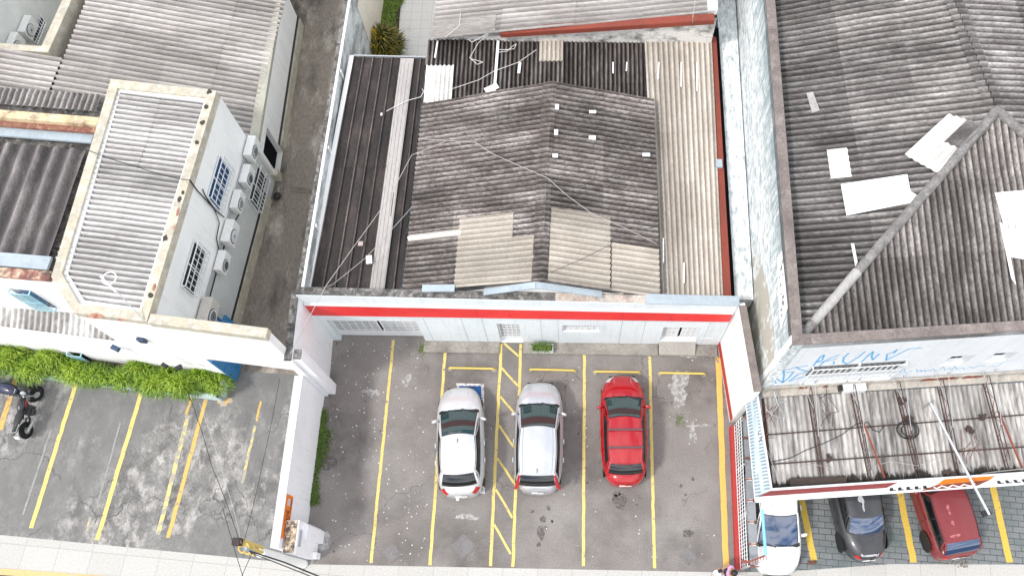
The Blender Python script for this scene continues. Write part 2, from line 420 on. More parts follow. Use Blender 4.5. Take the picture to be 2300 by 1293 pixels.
M['gutter_red'] = mat('oxide_red_metal', (.24, .055, .035), dark=(.16, .045, .035), big=1, fine=12, fa=.15, rough=.6)
M['rust'] = mat('rusty_steel', (.16, .07, .05), dark=(.06, .035, .03), light=(.3, .12, .08), big=4, fine=25, fa=.3, rough=.85)
M['rust_red'] = mat('red_oxide_steel', (.26, .07, .04), dark=(.14, .05, .04), big=4, fine=25, fa=.25, rough=.8)
M['dark_steel'] = mat('grimy_steel', (.075, .05, .045), dark=(.03, .025, .025), big=3, fine=20, fa=.35, rough=.8)
M['lightblue_metal'] = mat('pale_blue_flashing', (.37, .43, .47), dark=(.28, .33, .37), big=1.2, fine=8, fa=.1, rough=.5)
M['pale_flash'] = mat('pale_cladding', (.5, .6, .65), dark=(.38, .47, .52), light=(.66, .72, .76), big=2, fine=12, fa=.15, rough=.5)
M['red_clad'] = mat('red_cladding', (.72, .045, .045), dark=(.6, .03, .035), big=.7, fine=6, fa=.08, rough=.4, bump=0)
M['red_paint'] = paint('red_wall_paint', (.42, .05, .045), (.5, .45, .42), .64, 4)
M['maroon_band'] = mat('maroon_sign_panel', (.26, .06, .06), dark=(.2, .06, .06), big=2, fine=10, fa=.2)
M['orange'] = plain('orange_vinyl', (.8, .2, .01), .5)
M['white_metal'] = plain('white_painted_metal', (.74, .76, .77), .45)
M['grey_metal'] = plain('grey_metal', (.36, .38, .4), .5)
M['galv'] = plain('galvanised_steel', (.5, .52, .53), .35, .6)
M['black'] = plain('black_plastic', (.015, .015, .017), .45)
M['void'] = plain('dark_interior', (.006, .006, .008), .9, 0, .1)
M['blue_metal'] = plain('blue_painted_metal', (.04, .2, .42), .45)
M['blue_wall'] = plain('light_blue_wall', (.3, .56, .66), .7)
M['glass_blue'] = plain('blue_tinted_pane', (.01, .06, .16), .08, 0, .6)
M['glass_dark'] = plain('dark_pane', (.012, .014, .018), .08, 0, .6)
M['ac_white'] = plain('air_conditioner_casing', (.74, .74, .72), .5)
M['ac_old'] = plain('aged_air_conditioner_casing', (.55, .52, .47), .6)
M['ac_grille'] = plain('fan_grille', (.1, .105, .12), .5)
M['brick'] = mat('bare_brick', (.33, .13, .08), dark=(.2, .08, .06), light=(.55, .42, .3), big=3.5, fine=14, fa=.25, da=.7, la=.7, dthr=.5, lthr=.55)
M['wire_black'] = plain('black_cable', (.015, .015, .016), .6)
M['wire_grey'] = plain('grey_cable', (.42, .4, .38), .7)
M['wire_white'] = plain('white_cable', (.68, .67, .64), .7)
M['paint_blue_line'] = plain('blue_spray_paint', (.12, .42, .72), .7)
M['timber'] = mat('old_timber', (.06, .045, .038), dark=(.03, .025, .022), big=3, fine=20, fa=.4, stretch=(.4, 2, 1))
M['leaf'] = None
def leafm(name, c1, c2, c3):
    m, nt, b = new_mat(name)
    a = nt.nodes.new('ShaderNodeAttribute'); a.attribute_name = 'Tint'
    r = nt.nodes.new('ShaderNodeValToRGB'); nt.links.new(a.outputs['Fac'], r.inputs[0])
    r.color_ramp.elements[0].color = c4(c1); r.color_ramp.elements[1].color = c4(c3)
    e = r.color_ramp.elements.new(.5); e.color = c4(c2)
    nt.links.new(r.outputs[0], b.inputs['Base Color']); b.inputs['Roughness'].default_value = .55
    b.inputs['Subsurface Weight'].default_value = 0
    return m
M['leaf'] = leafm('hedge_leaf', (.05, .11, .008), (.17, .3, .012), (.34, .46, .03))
M['grass'] = leafm('grass_blade', (.04, .08, .012), (.13, .22, .022), (.28, .36, .06))
M['croton'] = leafm('variegated_leaf', (.04, .06, .01), (.26, .2, .015), (.62, .4, .03))

# ------------------------------------------------------------------ the ground
def sheet(name, pts, mat_, z=0.0, kind='structure'):
    mb = MB(); mb.slab([(x, y, z) for x, y in pts], .03)
    o = mb.obj(name, mat_); tag(o, kind=kind); return o
mb = MB(); mb.quad((-250, -250, -.2), (250, -250, -.2), (250, 250, -.2), (-250, 250, -.2))
tag(mb.obj('ground', M['ground']), kind='structure')
sheet('road', [(-60, 4.6), (-19.1, 1.55), (-15.3, 1.37), (-9, .85), (6, .82), (60, 1.6), (60, -9), (-60, -9)], M['road'], -.12)
side_top = [(-60, 5.9), (-19.37, 2.75), (-10.19, 2.06), (-8.8, 1.97), (5.24, 1.93), (7.9, 2.05), (10.6, 2.28), (30, 2.5)]
side_bot = [(-60, 4.72), (-19.08, 1.68), (-15.3, 1.49), (-9, .97), (6, .94), (30, 1.3)]
sheet('sidewalk', side_top+list(reversed(side_bot)), M['sidewalk'], 0.0)
mb = MB()
for (x0, y0), (x1, y1) in zip(side_bot[:-1], side_bot[1:]):
    n = Vector((y1-y0, -(x1-x0), 0)).normalized()*.2
    mb.prism([(x0, y0), (x1, y1), (x1+n.x, y1+n.y), (x0+n.x, y0+n.y)], -.2, .012)
kb = tag(mb.obj('kerb', paint('kerb_yellow', (.6, .42, .2), (.42, .4, .37), .57, 5)), kind='structure')
lot = sheet('parking_lot', [(-9.05, 1.97), (5.35, 1.93), (5.75, 1.95), (5.75, 7), (5.3, 10.15), (-9.05, 10.15)], M['asphalt'], 0.0)
llot = sheet('concrete_yard', [(-9.05, 1.97), (-10.19, 2.06), (-19.37, 2.75), (-40, 4.35), (-40, 12), (-9.05, 9.6)], M['lot'], 0.0)
sheet('alley', [W2(527, 832), W2(680, 842), (-8.9, 8.2), (-8.7, 45), (-12.7, 45), (-12.9, 8.4)], M['alley'], 0.004)
sheet('paved_forecourt', [(5.75, 1.95), (7.9, 2.05), (10.6, 2.28), (30, 2.5), (30, 10), (5.75, 7.6)], M['paver'], 0.0)
sheet('side_passage', [(5.5, 7.0), (6.8, 7.0), (6.8, 10.2), (5.2, 10.2)], mat('passage_concrete', (.5, .49, .45), dark=(.25, .24, .21), light=(.62, .62, .6), big=1.6, fine=14, fa=.3, stretch=(1, .4, 1)), 0.006)
sheet('garden_floor', [(-9.3, 22.2), (-5.5, 22.2), (-5.4, 40), (-9.6, 40)], M['tile'], 0.004)

def line(parent, name, p, q, w, m, z=.008):
    p, q = W(*p), W(*q); d = (q-p).normalized(); n = Vector((-d.y, d.x, 0))*w/2
    L = (q-p).length; k = max(2, int(L/.25)); mb = MB(); up_ = Vector((0, 0, z)); l, r = [], []
    for i in range(k+1):
        c = p+d*L*i/k; j = random.uniform(-.008, .008); jj = random.uniform(-.012, .012)
        l.append(c+n*(1+jj/w)+d*0+up_+n.normalized()*j); r.append(c-n*(1-jj/w)+up_+n.normalized()*j)
    for i in range(k): mb.quad(l[i], r[i], r[i+1], l[i+1])
    return mb.obj(name, m, parent)
for p, q in (((833, 1263), (884, 763)), ((966, 1268), (1000, 790)), ((1101, 1270), (1126, 772)), ((1152, 1272), (1170, 772)),
             ((1310, 1270), (1313, 795)), ((1470, 1275), (1459, 800))):
    line(lot, 'parking_line', p, q, .105, M['yellow'])
for p, q in (((1132, 770), (1165, 799)), ((1127, 826), (1163, 866)), ((1124, 890), (1157, 930)), ((1121, 955), (1156, 1005)),
             ((1117, 1028), (1155, 1084)), ((1114, 1098), (1151, 1162)), ((1110, 1176), (1148, 1243))):
    line(lot, 'hatch_stripe', p, q, .08, M['yellow'], .011)
line(lot, 'edge_line', (1613, 800), (1631, 1278), .2, paint('edge_yellow', (.72, .46, .12), (.2, .19, .18), .68), .009)
for p, q, m, w in (((70, 1185), (172, 858), 'yellow', .15), ((218, 1212), (318, 880), 'yellow', .15), ((378, 1207), (462, 897), 'orange_line', .14),
             ((355, 1200), (423, 932), 'yellow_pale', .15), ((544, 1085), (573, 955), 'yellow_pale', .1), ((576, 945), (586, 900), 'orange_line', .08),
             ((196, 1192), (203, 1160), 'yellow_pale', .1), ((0, 965), (38, 845), 'orange_line', .2), ((418, 930), (432, 888), 'orange_line', .1)):
    line(llot, 'parking_line', p, q, w, M[m])
for p, q, w in (((52, 1155), (115, 965), .07), ((150, 880), (140, 855), .04), ((220, 1130), (270, 950), .06)):
    line(llot, 'faded_stripe', p, q, w, mat('faded_paint', (.3, .3, .29), dark=(.19, .19, .185), big=5, fine=14, fa=.3), .007)
fore = [o for o in COL.objects if o.name == 'paved_forecourt'][0]
for p, q in (((1800, 1118), (1828, 1258)), ((2020, 1100), (2052, 1262)), ((2228, 1085), (2268, 1262))):
    line(fore, 'bay_line', p, q, .22, paint('bay_yellow', (.62, .43, .08), (.17, .18, .18), .6, 5))
# the blue accessible bay under the silver hatchback
def gquad(parent, name, pts, m, z):
    mb = MB(); mb.slab([W(x, y, 0)+Vector((0, 0, z)) for x, y in pts], .004); return mb.obj(name, m, parent)
gquad(lot, 'bay_border', [(1025, 860), (1087, 862), (1089, 1108), (1018, 1106)], M['white_paint'], .009)
gquad(lot, 'accessible_bay', [(1031, 866), (1081, 867), (1083, 1102), (1024, 1100)], M['blue_paint'], .0135)
def blot(parent, name, x, y, rx, ry, m, z=.006, n=26, jag=.25, seed=0):
    c = W(x, y); rs = random.Random(seed+int(x)); mb = MB(); pts = []
    ph = [rs.uniform(0, 6.28) for _ in range(4)]
    for i in range(n):
        t = 2*PI*i/n
        k = 1+jag*(.5*math.sin(2*t+ph[0])+.35*math.sin(3*t+ph[1])+.3*math.sin(5*t+ph[2])+.25*math.sin(9*t+ph[3]))
        pts.append((c.x+rx*k*math.cos(t), c.y+ry*k*math.sin(t), z))
    mb.slab(pts, .003); return mb.obj(name, m, parent)
M['oil'] = paint('oil_stain', (.1, .09, .085), (.18, .165, .155), .5, 9)
M['patch'] = mat('asphalt_patch', (.19, .18, .178), dark=(.13, .12, .12), big=3, fine=20, fa=.25)
for x, y, rx, ry, m in ((735, 1036, .33, .3, 'oil'), (1392, 1125, .22, .3, 'oil'), (1545, 1197, .17, .14, 'oil'),
                        (1215, 1195, .12, .25, 'oil'), (1220, 1165, .1, .12, 'oil'), (1232, 1140, .07, .08, 'oil'), (1196, 1148, .06, .06, 'oil'), (1210, 1222, .07, .08, 'oil'), (1226, 1185, .06, .07, 'oil'), (1240, 1170, .05, .05, 'oil'), (1385, 1108, .12, .1, 'oil'), (1530, 1090, .06, .06, 'oil'), (1540, 1110, .05, .05, 'oil'), (1556, 1075, .05, .07, 'oil'), (1240, 1000+170, .03, .03, 'oil'), (820, 900, .06, .05, 'oil')):
    blot(lot, 'oil_stain', x, y, rx, ry, M[m], .005)
for x, y, rx, ry in ((703, 1228, .42, .62), (914, 855, .13, .25), (1050, 1160, .3, .12), (1525, 870, .38, .55), (1556, 970, .1, .42), (1570, 955, .35, .06), (835, 880, .35, .1), (1560, 797, .45, .1)):
    blot(lot, 'white_splash', x, y, rx, ry, M['white_splash'], .0055+x*1e-6, jag=.5)
for x, y, rx, ry in ((925, 960, .01, .01), (880, 1240, .35, .3), (1040, 1225, .4, .4), (1545, 1250, .3, .3)):
    blot(lot, 'repair_patch', x, y, rx, ry, M['patch'], .0045, n=4, jag=.05)
blot(llot, 'paint_stain', 502, 897, .28, .22, paint('ochre_stain', (.55, .38, .15), (.35, .34, .32), .5, 4), .006, jag=.5)

# ------------------------------------------------------------------ corrugated sheeting
class Roof:
    """a sloping sheet: A->B crosses the waves, A->D runs along the ridges"""
    def __init__(s, A, B, C, D, nw, amp=.03, shape='sin'):
        s.A, s.B, s.C, s.D = map(Vector, (A, B, C, D)); s.nw = nw; s.amp = amp; s.shape = shape
        s.n = (s.B-s.A).cross(s.D-s.A).normalized()
        if s.n.z < 0: s.n = -s.n
        s.rs = random.Random(int(abs(s.A.x*100)+abs(s.A.y*37)))
        s.ph = s.rs.uniform(0, 6)
    def P(s, u, v): return s.A*(1-u)*(1-v)+s.B*u*(1-v)+s.C*u*v+s.D*(1-u)*v
    def wave(s, u):
        x = u*s.nw
        if s.shape == 'sin': return s.amp*math.sin(2*PI*x)
        fr = x % 1.0                                     # trapezoidal rib
        return s.amp*(1 if fr < .12 else max(0, 1-(fr-.12)/.06) if fr < .5 else max(0, (fr-.94)/.06))
    def sheets(s, mb, u0=0, u1=1, v0=0, v1=1, rows=3, sheet_w=5, lift=0, jit=.006, tv=.12, seg=None, per=10, sag=.012, crest=0, rowt=None):
        a, b = u0*s.nw, u1*s.nw; k = max(1, round((b-a)/sheet_w))
        for r in range(rows):
            w0, w1 = v0+(v1-v0)*r/rows, v0+(v1-v0)*(r+1)/rows
            w1b = min(v1, w1+.012)
            for i in range(k):
                c0, c1 = (a+(b-a)*i/k)/s.nw, (a+(b-a)*(i+1)/k)/s.nw
                off = lift+s.rs.uniform(-jit, jit)+.009*(r % 2)+.004*(i % 2)
                tl = s.rs.uniform(-jit, jit)
                mb.tint = (1+s.rs.uniform(-tv, tv))*(rowt[r] if rowt else 1)
                nu = max(4, int(per*(c1-c0)*s.nw)); nv = seg or 3
                def fn(p, q):
                    u, v = c0+(c1-c0)*p, w0+(w1b-w0)*q
                    z = s.wave(u)+off+tl*q+sag*math.sin(v*9+s.ph+u*5)
                    return s.P(u, v)+s.n*z
                k0 = len(mb.t); mb.grid(fn, nu, nv)
                if crest:                                # pale crests, dark flanks: wear, mould and painted ridge shading, each ridge varied
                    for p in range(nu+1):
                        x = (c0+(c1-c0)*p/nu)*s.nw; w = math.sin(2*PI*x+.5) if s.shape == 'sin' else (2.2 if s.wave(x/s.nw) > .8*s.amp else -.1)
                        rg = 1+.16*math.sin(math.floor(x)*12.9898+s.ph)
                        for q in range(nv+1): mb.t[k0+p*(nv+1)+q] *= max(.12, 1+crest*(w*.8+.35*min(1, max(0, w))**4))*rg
        mb.tint = 1.0
        return mb
    def uv(s, x, y):
        d = ray(x, y); p = hit(x, y, s.A, s.n); u = v = .5; t = (p-CAM).dot(d)/d.dot(d)
        for _ in range(25):                              # where the sight line meets the sheet
            r = s.P(u, v)-(CAM+d*t)
            pu = (s.B-s.A)*(1-v)+(s.C-s.D)*v; pv = (s.D-s.A)*(1-u)+(s.C-s.B)*u
            J = Matrix((pu, pv, -d)).transposed(); k = J.inverted() @ r
            u -= k.x; v -= k.y; t -= k.z
            if k.length < 1e-7: break
        return (u, v)
    def at(s, x, y, lift=0):
        u, v = s.uv(x, y); return s.P(u, v)+s.n*lift
def fixn(o):
    me = o.data; bm = bmesh.new(); bm.from_mesh(me)
    for f in bm.faces: f.normal_update()
    fl = [f for f in bm.faces if f.normal.z < 0]
    bmesh.ops.reverse_faces(bm, faces=fl); bm.to_mesh(me); bm.free(); return o

def wall_holes(mb, P0, ax, L, z0, z1, th, holes, nrm):
    """wall from P0 along ax, outer face towards nrm, with rectangular holes (a0,a1,za,zb)"""
    P0, ax, nrm = Vector(P0), Vector(ax).normalized(), Vector(nrm).normalized()
    A = sorted({0, L, *[h[0] for h in holes], *[h[1] for h in holes]}); Z = sorted({z0, z1, *[h[2] for h in holes], *[h[3] for h in holes]})
    pt = lambda a, z, d: P0+ax*a-nrm*d+Vector((0, 0, z))
    for i in range(len(A)-1):
        for j in range(len(Z)-1):
            ca, cz = (A[i]+A[i+1])/2, (Z[j]+Z[j+1])/2
            if any(h[0] < ca < h[1] and h[2] < cz < h[3] for h in holes): continue
            mb.quad(pt(A[i], Z[j], 0), pt(A[i+1], Z[j], 0), pt(A[i+1], Z[j+1], 0), pt(A[i], Z[j+1], 0))
            mb.quad(pt(A[i+1], Z[j], th), pt(A[i], Z[j], th), pt(A[i], Z[j+1], th), pt(A[i+1], Z[j+1], th))
    for a0, a1, za, zb in list(holes)+[(0, L, z0, z1)]:
        mb.quad(pt(a0, za, 0), pt(a0, za, th), pt(a0, zb, th), pt(a0, zb, 0)); mb.quad(pt(a1, za, 0), pt(a1, zb, 0), pt(a1, zb, th), pt(a1, za, th))
        mb.quad(pt(a0, za, 0), pt(a1, za, 0), pt(a1, za, th), pt(a0, za, th)); mb.quad(pt(a0, zb, 0), pt(a0, zb, th), pt(a1, zb, th), pt(a1, zb, 0))
    return mb
def grille(mb, P0, ax, nrm, L, z0, z1, nx, nz, d, w=.03, wz=None, frame=.05):
    P0, ax, nrm = Vector(P0), Vector(ax).normalized(), Vector(nrm).normalized(); wz = wz or w
    pt = lambda a, z: P0+ax*a+nrm*d+Vector((0, 0, z))
    for i in range(nx+1):
        f = frame if i in (0, nx) else w
        mb.bar(pt(L*i/nx, z0), pt(L*i/nx, z1), f, .03, nrm)
    for j in range(nz+1):
        f = frame if j in (0, nz) else wz
        z = z0+(z1-z0)*j/nz
        mb.bar(pt(0, z)+nrm*.004, pt(L, z)+nrm*.004, .028, f, (0, 0, 1))
    return mb

# ------------------------------------------------------------------ the red banded shop in the middle
YF = 9.85
shop = thing('shop_building', 'single storey shop with a red band across its pale blue front', 'building', (-1.9, 10, 0))
XL, XR = -8.95, 5.24
ztop = lambda x: 4.40-(x+9)*.030
def warp(mb):                                            # the parapet runs slightly downhill to the right
    mb.v = [(x, y, z if z < 2.2 else z+(z-2.2)/2.0*(ztop(x)-4.2)) for x, y, z in mb.v]; return mb
holes = [(XL*-1-8.62, XL*-1-5.5, -.05, 2.12), (XL*-1-2.73, XL*-1-1.92, .02, 2.0), (XL*-1-.45, XL*-1+.84, 1.24, 1.92), (XL*-1+3.06, XL*-1+4.37, .42, 1.86)]
mb = MB(); wall_holes(mb, (XL, YF, 0), (1, 0, 0), XR-XL, -.05, 4.2, .25, holes, (0, -1, 0)); warp(mb)
wall_front = mb.obj('front_wall', M['facade'], shop)
mb = MB()
for x in (-5.2, -3.9, -3.2, -1.2, -.6, 1.6, 2.4, 4.6): mb.box((x, YF-.002, 1.25), (.012, .008, 2.5))
mb.box((-.2, YF-.003, 2.42), (XR-XL-.1, .006, .012)); mb.box((.2, YF-.003, 1.22), (1.3, .005, .012))
mb.obj('panel_joint', plain('joint_grey', (.36, .43, .47)), shop)
mb = MB(); n = 7
bz0, bz1 = 2.64, 3.5
for i in range(n):
    za, zb = bz0+(bz1-bz0)*i/n, bz0+(bz1-bz0)*(i+1)/n
    for xa, xb in ((-8.9, -6.85), (-6.84, -4.62), (-4.61, -3.28), (-3.27, -2.2), (-2.19, 1.55), (1.56, 3.2), (3.21, 5.2)):
        mb.obb((xa, YF-.045, za), (xb-xa, 0, 0), (0, .044, 0), (0, 0, (zb-za)*.72))
        mb.obb((xa, YF-.02, za+(zb-za)*.72), (xb-xa, 0, 0), (0, .019, 0), (0, 0, (zb-za)*.28))
warp(mb); mb.obj('red_band', M['red_clad'], shop)
mb = MB(); mb.box(((XL+XR)/2, YF-.03, bz1+.035), (XR-XL-.1, .06, .06)); mb.box(((XL+XR)/2, YF-.012, bz0-.02), (XR-XL-.1, .024, .03))
warp(mb); mb.obj('band_trim', M['white_metal'], shop)
mb = MB(); mb.obb((XL, YF+.02, 4.203), (8.3, 0, 0), (0, .25, 0), (0, 0, .06)); warp(mb); mb.obj('coping', M['mossy'], shop)
mb = MB(); mb.obb((XL+8.3, YF+.02, 4.203), (2.9, 0, 0), (0, .25, 0), (0, 0, .06)); warp(mb)
mb.obj('coping', mat('broken_coping', (.5, .45, .4), dark=(.2, .16, .15), light=(.55, .3, .24), big=4, fine=18, fa=.4, lthr=.6), shop)
mb = MB(); mb.obb((XL+11.2, YF-.01, 4.203), (XR-XL-11.15, 0, 0), (0, .34, 0), (0, 0, .05)); warp(mb); mb.obj('coping', M['lightblue_metal'], shop)
# openings: roll gate, doors, window
def opening(x0, x1, z0, z1, nx, nz, dep, panel=0, name='security_grille', split=None):
    mb = MB(); mb.quad((x0, YF+dep+.06, z0), (x1, YF+dep+.06, z0), (x1, YF+dep+.06, z1), (x0, YF+dep+.06, z1))
    mb.obj('dark_pane', M['void'], shop)
    mb = MB()
    if panel: mb.box(((x0+x1)/2, YF+dep+.02, z0+panel/2), (x1-x0-.01, .04, panel))
    segs = [(x0, x1)] if split is None else [(x0, split-.04), (split+.04, x1)]
    for a, b in segs: grille(mb, (a+.03, YF+dep, 0), (1, 0, 0), (0, -1, 0), b-a-.06, z0+panel+.03, z1-.04, max(2, int(nx*(b-a)/(x1-x0))), nz, .01, .028, .045)
    return mb.obj(name, M['white_metal'], shop)
opening(-8.62, -5.5, 0.03, 2.12, 13, 9, .2, .55, 'gate', -6.95)
opening(-2.73, -1.92, .02, 2.0, 5, 9, .14, .35, 'door')
opening(-.45, .84, 1.24, 1.92, 6, 4, .1, 0, 'window')
opening(3.06, 4.37, .42, 1.86, 7, 9, .14, .1, 'door', 3.72)
mb = MB(); mb.prism([(3.06, 9.42), (4.38, 9.42), (4.38, 9.99), (3.06, 9.99)], 0, [.12, .12, .41, .41])
mb.obj('ramp', mat('ramp_concrete', (.36, .34, .31), dark=(.28, .26, .24), big=1, fine=12, fa=.15), shop)
mb = MB()
for xa, xb in ((-5.55, -2.76), (-1.9, 3.04), (4.4, 5.2)): mb.prism([(xa, 9.42), (xb, 9.4), (xb, YF), (xa, YF)], 0, .09)
mb.obj('apron_step', M['apron'], shop, bevel=.02)
mb = MB(); mb.box((4.72, YF-.006, .74), (.45, .01, .14)); mb.obj('name_plate', M['white_metal'], shop)
# body of the building
mb = MB()
mb.prism([(XL+.1, YF+.26), (XR-.1, YF+.26), (5.0, 20.6), (-5.6, 20.4), (-5.65, 19.5), (-8.2, 19.5)], 0, 3.2)
mb.obj('building_body', M['white'], shop)
# left metal roof
q = [W(697, 654, 3.5), W(898, 654, 3.5), W(957, 133, 3.62), W(795, 129, 3.62)]
rm = Roof(q[0], q[1], q[2], q[3], 7.6, .07, 'rib')
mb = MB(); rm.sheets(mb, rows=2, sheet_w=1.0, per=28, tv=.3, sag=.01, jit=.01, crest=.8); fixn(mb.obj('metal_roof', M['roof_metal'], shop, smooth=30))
u0 = rm.uv(833, 640)[0]; u1 = rm.uv(866, 640)[0]; u2 = rm.uv(900, 140)[0]; u3 = rm.uv(930, 140)[0]
mb = MB(); mb.slab([rm.P(u0, 0)+rm.n*.085, rm.P(u1, 0)+rm.n*.085, rm.P(u3, .995)+rm.n*.085, rm.P(u2, .995)+rm.n*.085], .01)
for t in (.1, .35, .62, .9):
    a, b = rm.P(u0+(u1-u0)*t, 0)+rm.n*.085, rm.P(u2+(u3-u2)*t, .97)+rm.n*.085; mb.bar(a, b, .035, .03)
mb.obj('pale_roof_sheet', M['roof_metal_new'], shop)
mb = MB(); mb.bar(q[3]+Vector((0, .03, .04)), q[2]+Vector((0, .03, .04)), .05, .1); mb.obj('roof_edge_trim', M['galv'], shop)
mb = MB(); mb.bar(q[0]+Vector((-.06, 0, .09)), q[3]+Vector((-.06, 0, .09)), .16, .05); mb.obj('wall_flashing', M['white'], shop)
# rear lower roof, corrugations running front to back
zr = 3.55
q = [W(962, 90, zr+.05), W(1447, 82, zr+.05), W(1452, 300, zr), W(945, 300, zr)]
rb = Roof(q[3], q[2], q[1], q[0], 50, .034)
mb = MB(); rb.sheets(mb, rows=2, sheet_w=5, tv=.22, crest=.95); fixn(mb.obj('rear_roof', M['roof_black'], shop, smooth=60))
def patch(R, name, m, pts, lift=.03, sw=5, rows=1, tv=.05, par=shop):
    us = [R.uv(*p) for p in pts]
    u0, u1 = min(u[0] for u in us), max(u[0] for u in us); v0, v1 = min(u[1] for u in us), max(u[1] for u in us)
    u0, u1 = max(0, u0), min(1, u1); v0, v1 = max(0, v0), min(1, v1)
    mb = MB(); R.sheets(mb, u0, u1, v0, v1, rows, sw, lift, .002, tv, crest=.2); return fixn(mb.obj(name, m, par, smooth=60))
patch(rb, 'white_roof_sheet', M['white_corr'], [(959, 150), (1020, 148), (1012, 216), (952, 232)], .035)
patch(rb, 'white_roof_sheet', M['roof_beige_long'], [(1212, 82), (1264, 82), (1264, 138), (1212, 138)], .035)
mb = MB(); a, b = W(1119, 92, 3.68), W(1110, 208, 3.63); mb.bar(a, b, .1, .03); mb.obj('white_strip', M['white_sheet'], shop)
mb = MB()
for (x, y), (x2, y2), w in (((1168, 140), (1165, 165), .1), ((983, 92), (977, 130), .06), ((1377, 140), (1377, 165), .05), ((1408, 140), (1407, 160), .05), ((1090, 205), (1118, 192), .25)):
    mb = MB(); mb.bar(W(x, y, 3.66), W(x2, y2, 3.64), w, .02); mb.obj('loose_offcut', M['white_sheet'], shop)
# beige side roof on the right
q = [W(1447, 82, zr+.08), W(1598, 80, zr+.08), W(1624, 672, zr), W(1476, 672, zr)]
rr = Roof(q[3], q[2], q[1], q[0], 13, .036)
mb = MB(); rr.sheets(mb, rows=5, sheet_w=5, tv=.1, lift=.02, crest=.3); fixn(mb.obj('side_roof', M['roof_beige_long'], shop, smooth=60))
mb = MB()
for x, y, x2, y2 in ((1480, 140, 1478, 178), (1530, 140, 1530, 195), (1565, 140, 1566, 205), (1490, 535, 1490, 590), (1536, 590, 1536, 635)):
    mb = MB(); mb.bar(W(x, y, zr+.12), W(x2, y2, zr+.12), .05, .02); mb.obj('roof_strip', M['white_sheet'], shop)
mb = MB(); mb.slab([W(1597, 80, zr), W(1609, 84, zr), W(1643, 672, zr), W(1624, 672, zr)], .08)
mb.obj('gutter', M['gutter_red'], shop)
mb = MB(); mb.box(W(1615, 368, zr+.06), (.22, .32, .12)); mb.obj('gutter_outlet', M['lightblue_metal'], shop, bevel=.01)
# main gable
ze, zg = 3.95, 4.95
eL0, eL1 = W(903, 656, ze), W(949, 233, ze); g0, g1 = W(1216, 630, zg), W(1241, 183, zg); eR0, eR1 = W(1482, 668, ze), W(1470, 222, ze)
GL = Roof(eL0, eL1, g1, g0, 38, .044); GR = Roof(eR0, eR1, g1, g0, 38, .044)
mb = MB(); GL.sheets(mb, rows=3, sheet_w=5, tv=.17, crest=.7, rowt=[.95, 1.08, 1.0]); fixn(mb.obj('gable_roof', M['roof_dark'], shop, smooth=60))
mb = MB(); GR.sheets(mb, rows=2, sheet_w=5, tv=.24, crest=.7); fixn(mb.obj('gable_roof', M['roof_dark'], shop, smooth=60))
mb = MB()
for i in range(2):
    R, e0, e1 = (GL, eL0, eL1) if i == 0 else (GR, eR0, eR1)
    mb.tint = .92
    R.sheets(mb, 0, 1, .93 if i == 0 else .96, 1.004, 1, 5, .03, .003, .1, crest=.5)
fixn(mb.obj('ridge_cap', M['roof_dark'], shop, smooth=60))
patch(GL, 'beige_roof_sheet', M['roof_beige'], [(1035, 490), (1147, 482), (1143, 640), (1020, 640)], .02)
patch(GL, 'beige_roof_sheet', M['roof_beige'], [(1146, 535), (1200, 530), (1196, 640), (1140, 640)], .024)
patch(GL, 'pale_roof_strip', M['pale_strip'], [(917, 527), (1036, 516), (1034, 530), (916, 540)], .02)
patch(GR, 'beige_roof_sheet', M['roof_beige'], [(1238, 476), (1370, 488), (1370, 640), (1232, 630)], .02)
patch(GR, 'beige_roof_sheet', M['roof_beige'], [(1374, 553), (1481, 560), (1482, 668), (1374, 660)], .022)
for x, y, w, d in ((1250, 243, .13, .2), (1330, 254, .24, .1), (1248, 300, .13, .2), (1329, 312, .24, .14), (1246, 352, .18, .14), (1450, 350, .26, .12)):
    p = GR.at(x, y, .07); mb = MB(); mb.box(p, (w, d, .05)); mb.obj('sealed_patch', M['white_sheet'], shop)
# gable end behind the parapet with its pale flashing
mb = MB(); mb.prism([(W(950, 655, 3.95).x, eL0.y-.02), (W(1400, 660, 3.95).x, eL0.y-.02), (W(1400, 660, 3.95).x, eL0.y+.1), (W(950, 655, 3.95).x, eL0.y+.1)], 3.0, 3.9)
mb.add([(eL0.x+.6, eL0.y-.03, 3.85), (eR0.x-.5, eL0.y-.03, 3.85), (g0.x, eL0.y-.03, 4.82)], [(0, 1, 2)])
mb.obj('gable_end', M['white'], shop)
mb = MB()
for pth in (((1085, 650), (1205, 633)), ((1205, 633), (1352, 664))):
    a, b = W(*pth[0], 4.62), W(*pth[1], 4.62)
    a.y = b.y = eL0.y-.12
    a.z = 4.35 if pth[0][0] < 1100 else 4.98; b.z = 4.98 if pth[1][0] < 1300 else 4.3
    mb.bar(a, b, .22, .05); mb.obj('flashing', M['lightblue_metal'], shop); mb = MB()
mb = MB(); mb.bar((W(950, 655, 4.2).x, 10.16, 4.36), (W(1022, 652, 4.3).x, 10.16, 4.42), .24, .05)
mb.obj('flashing', M['lightblue_metal'], shop)

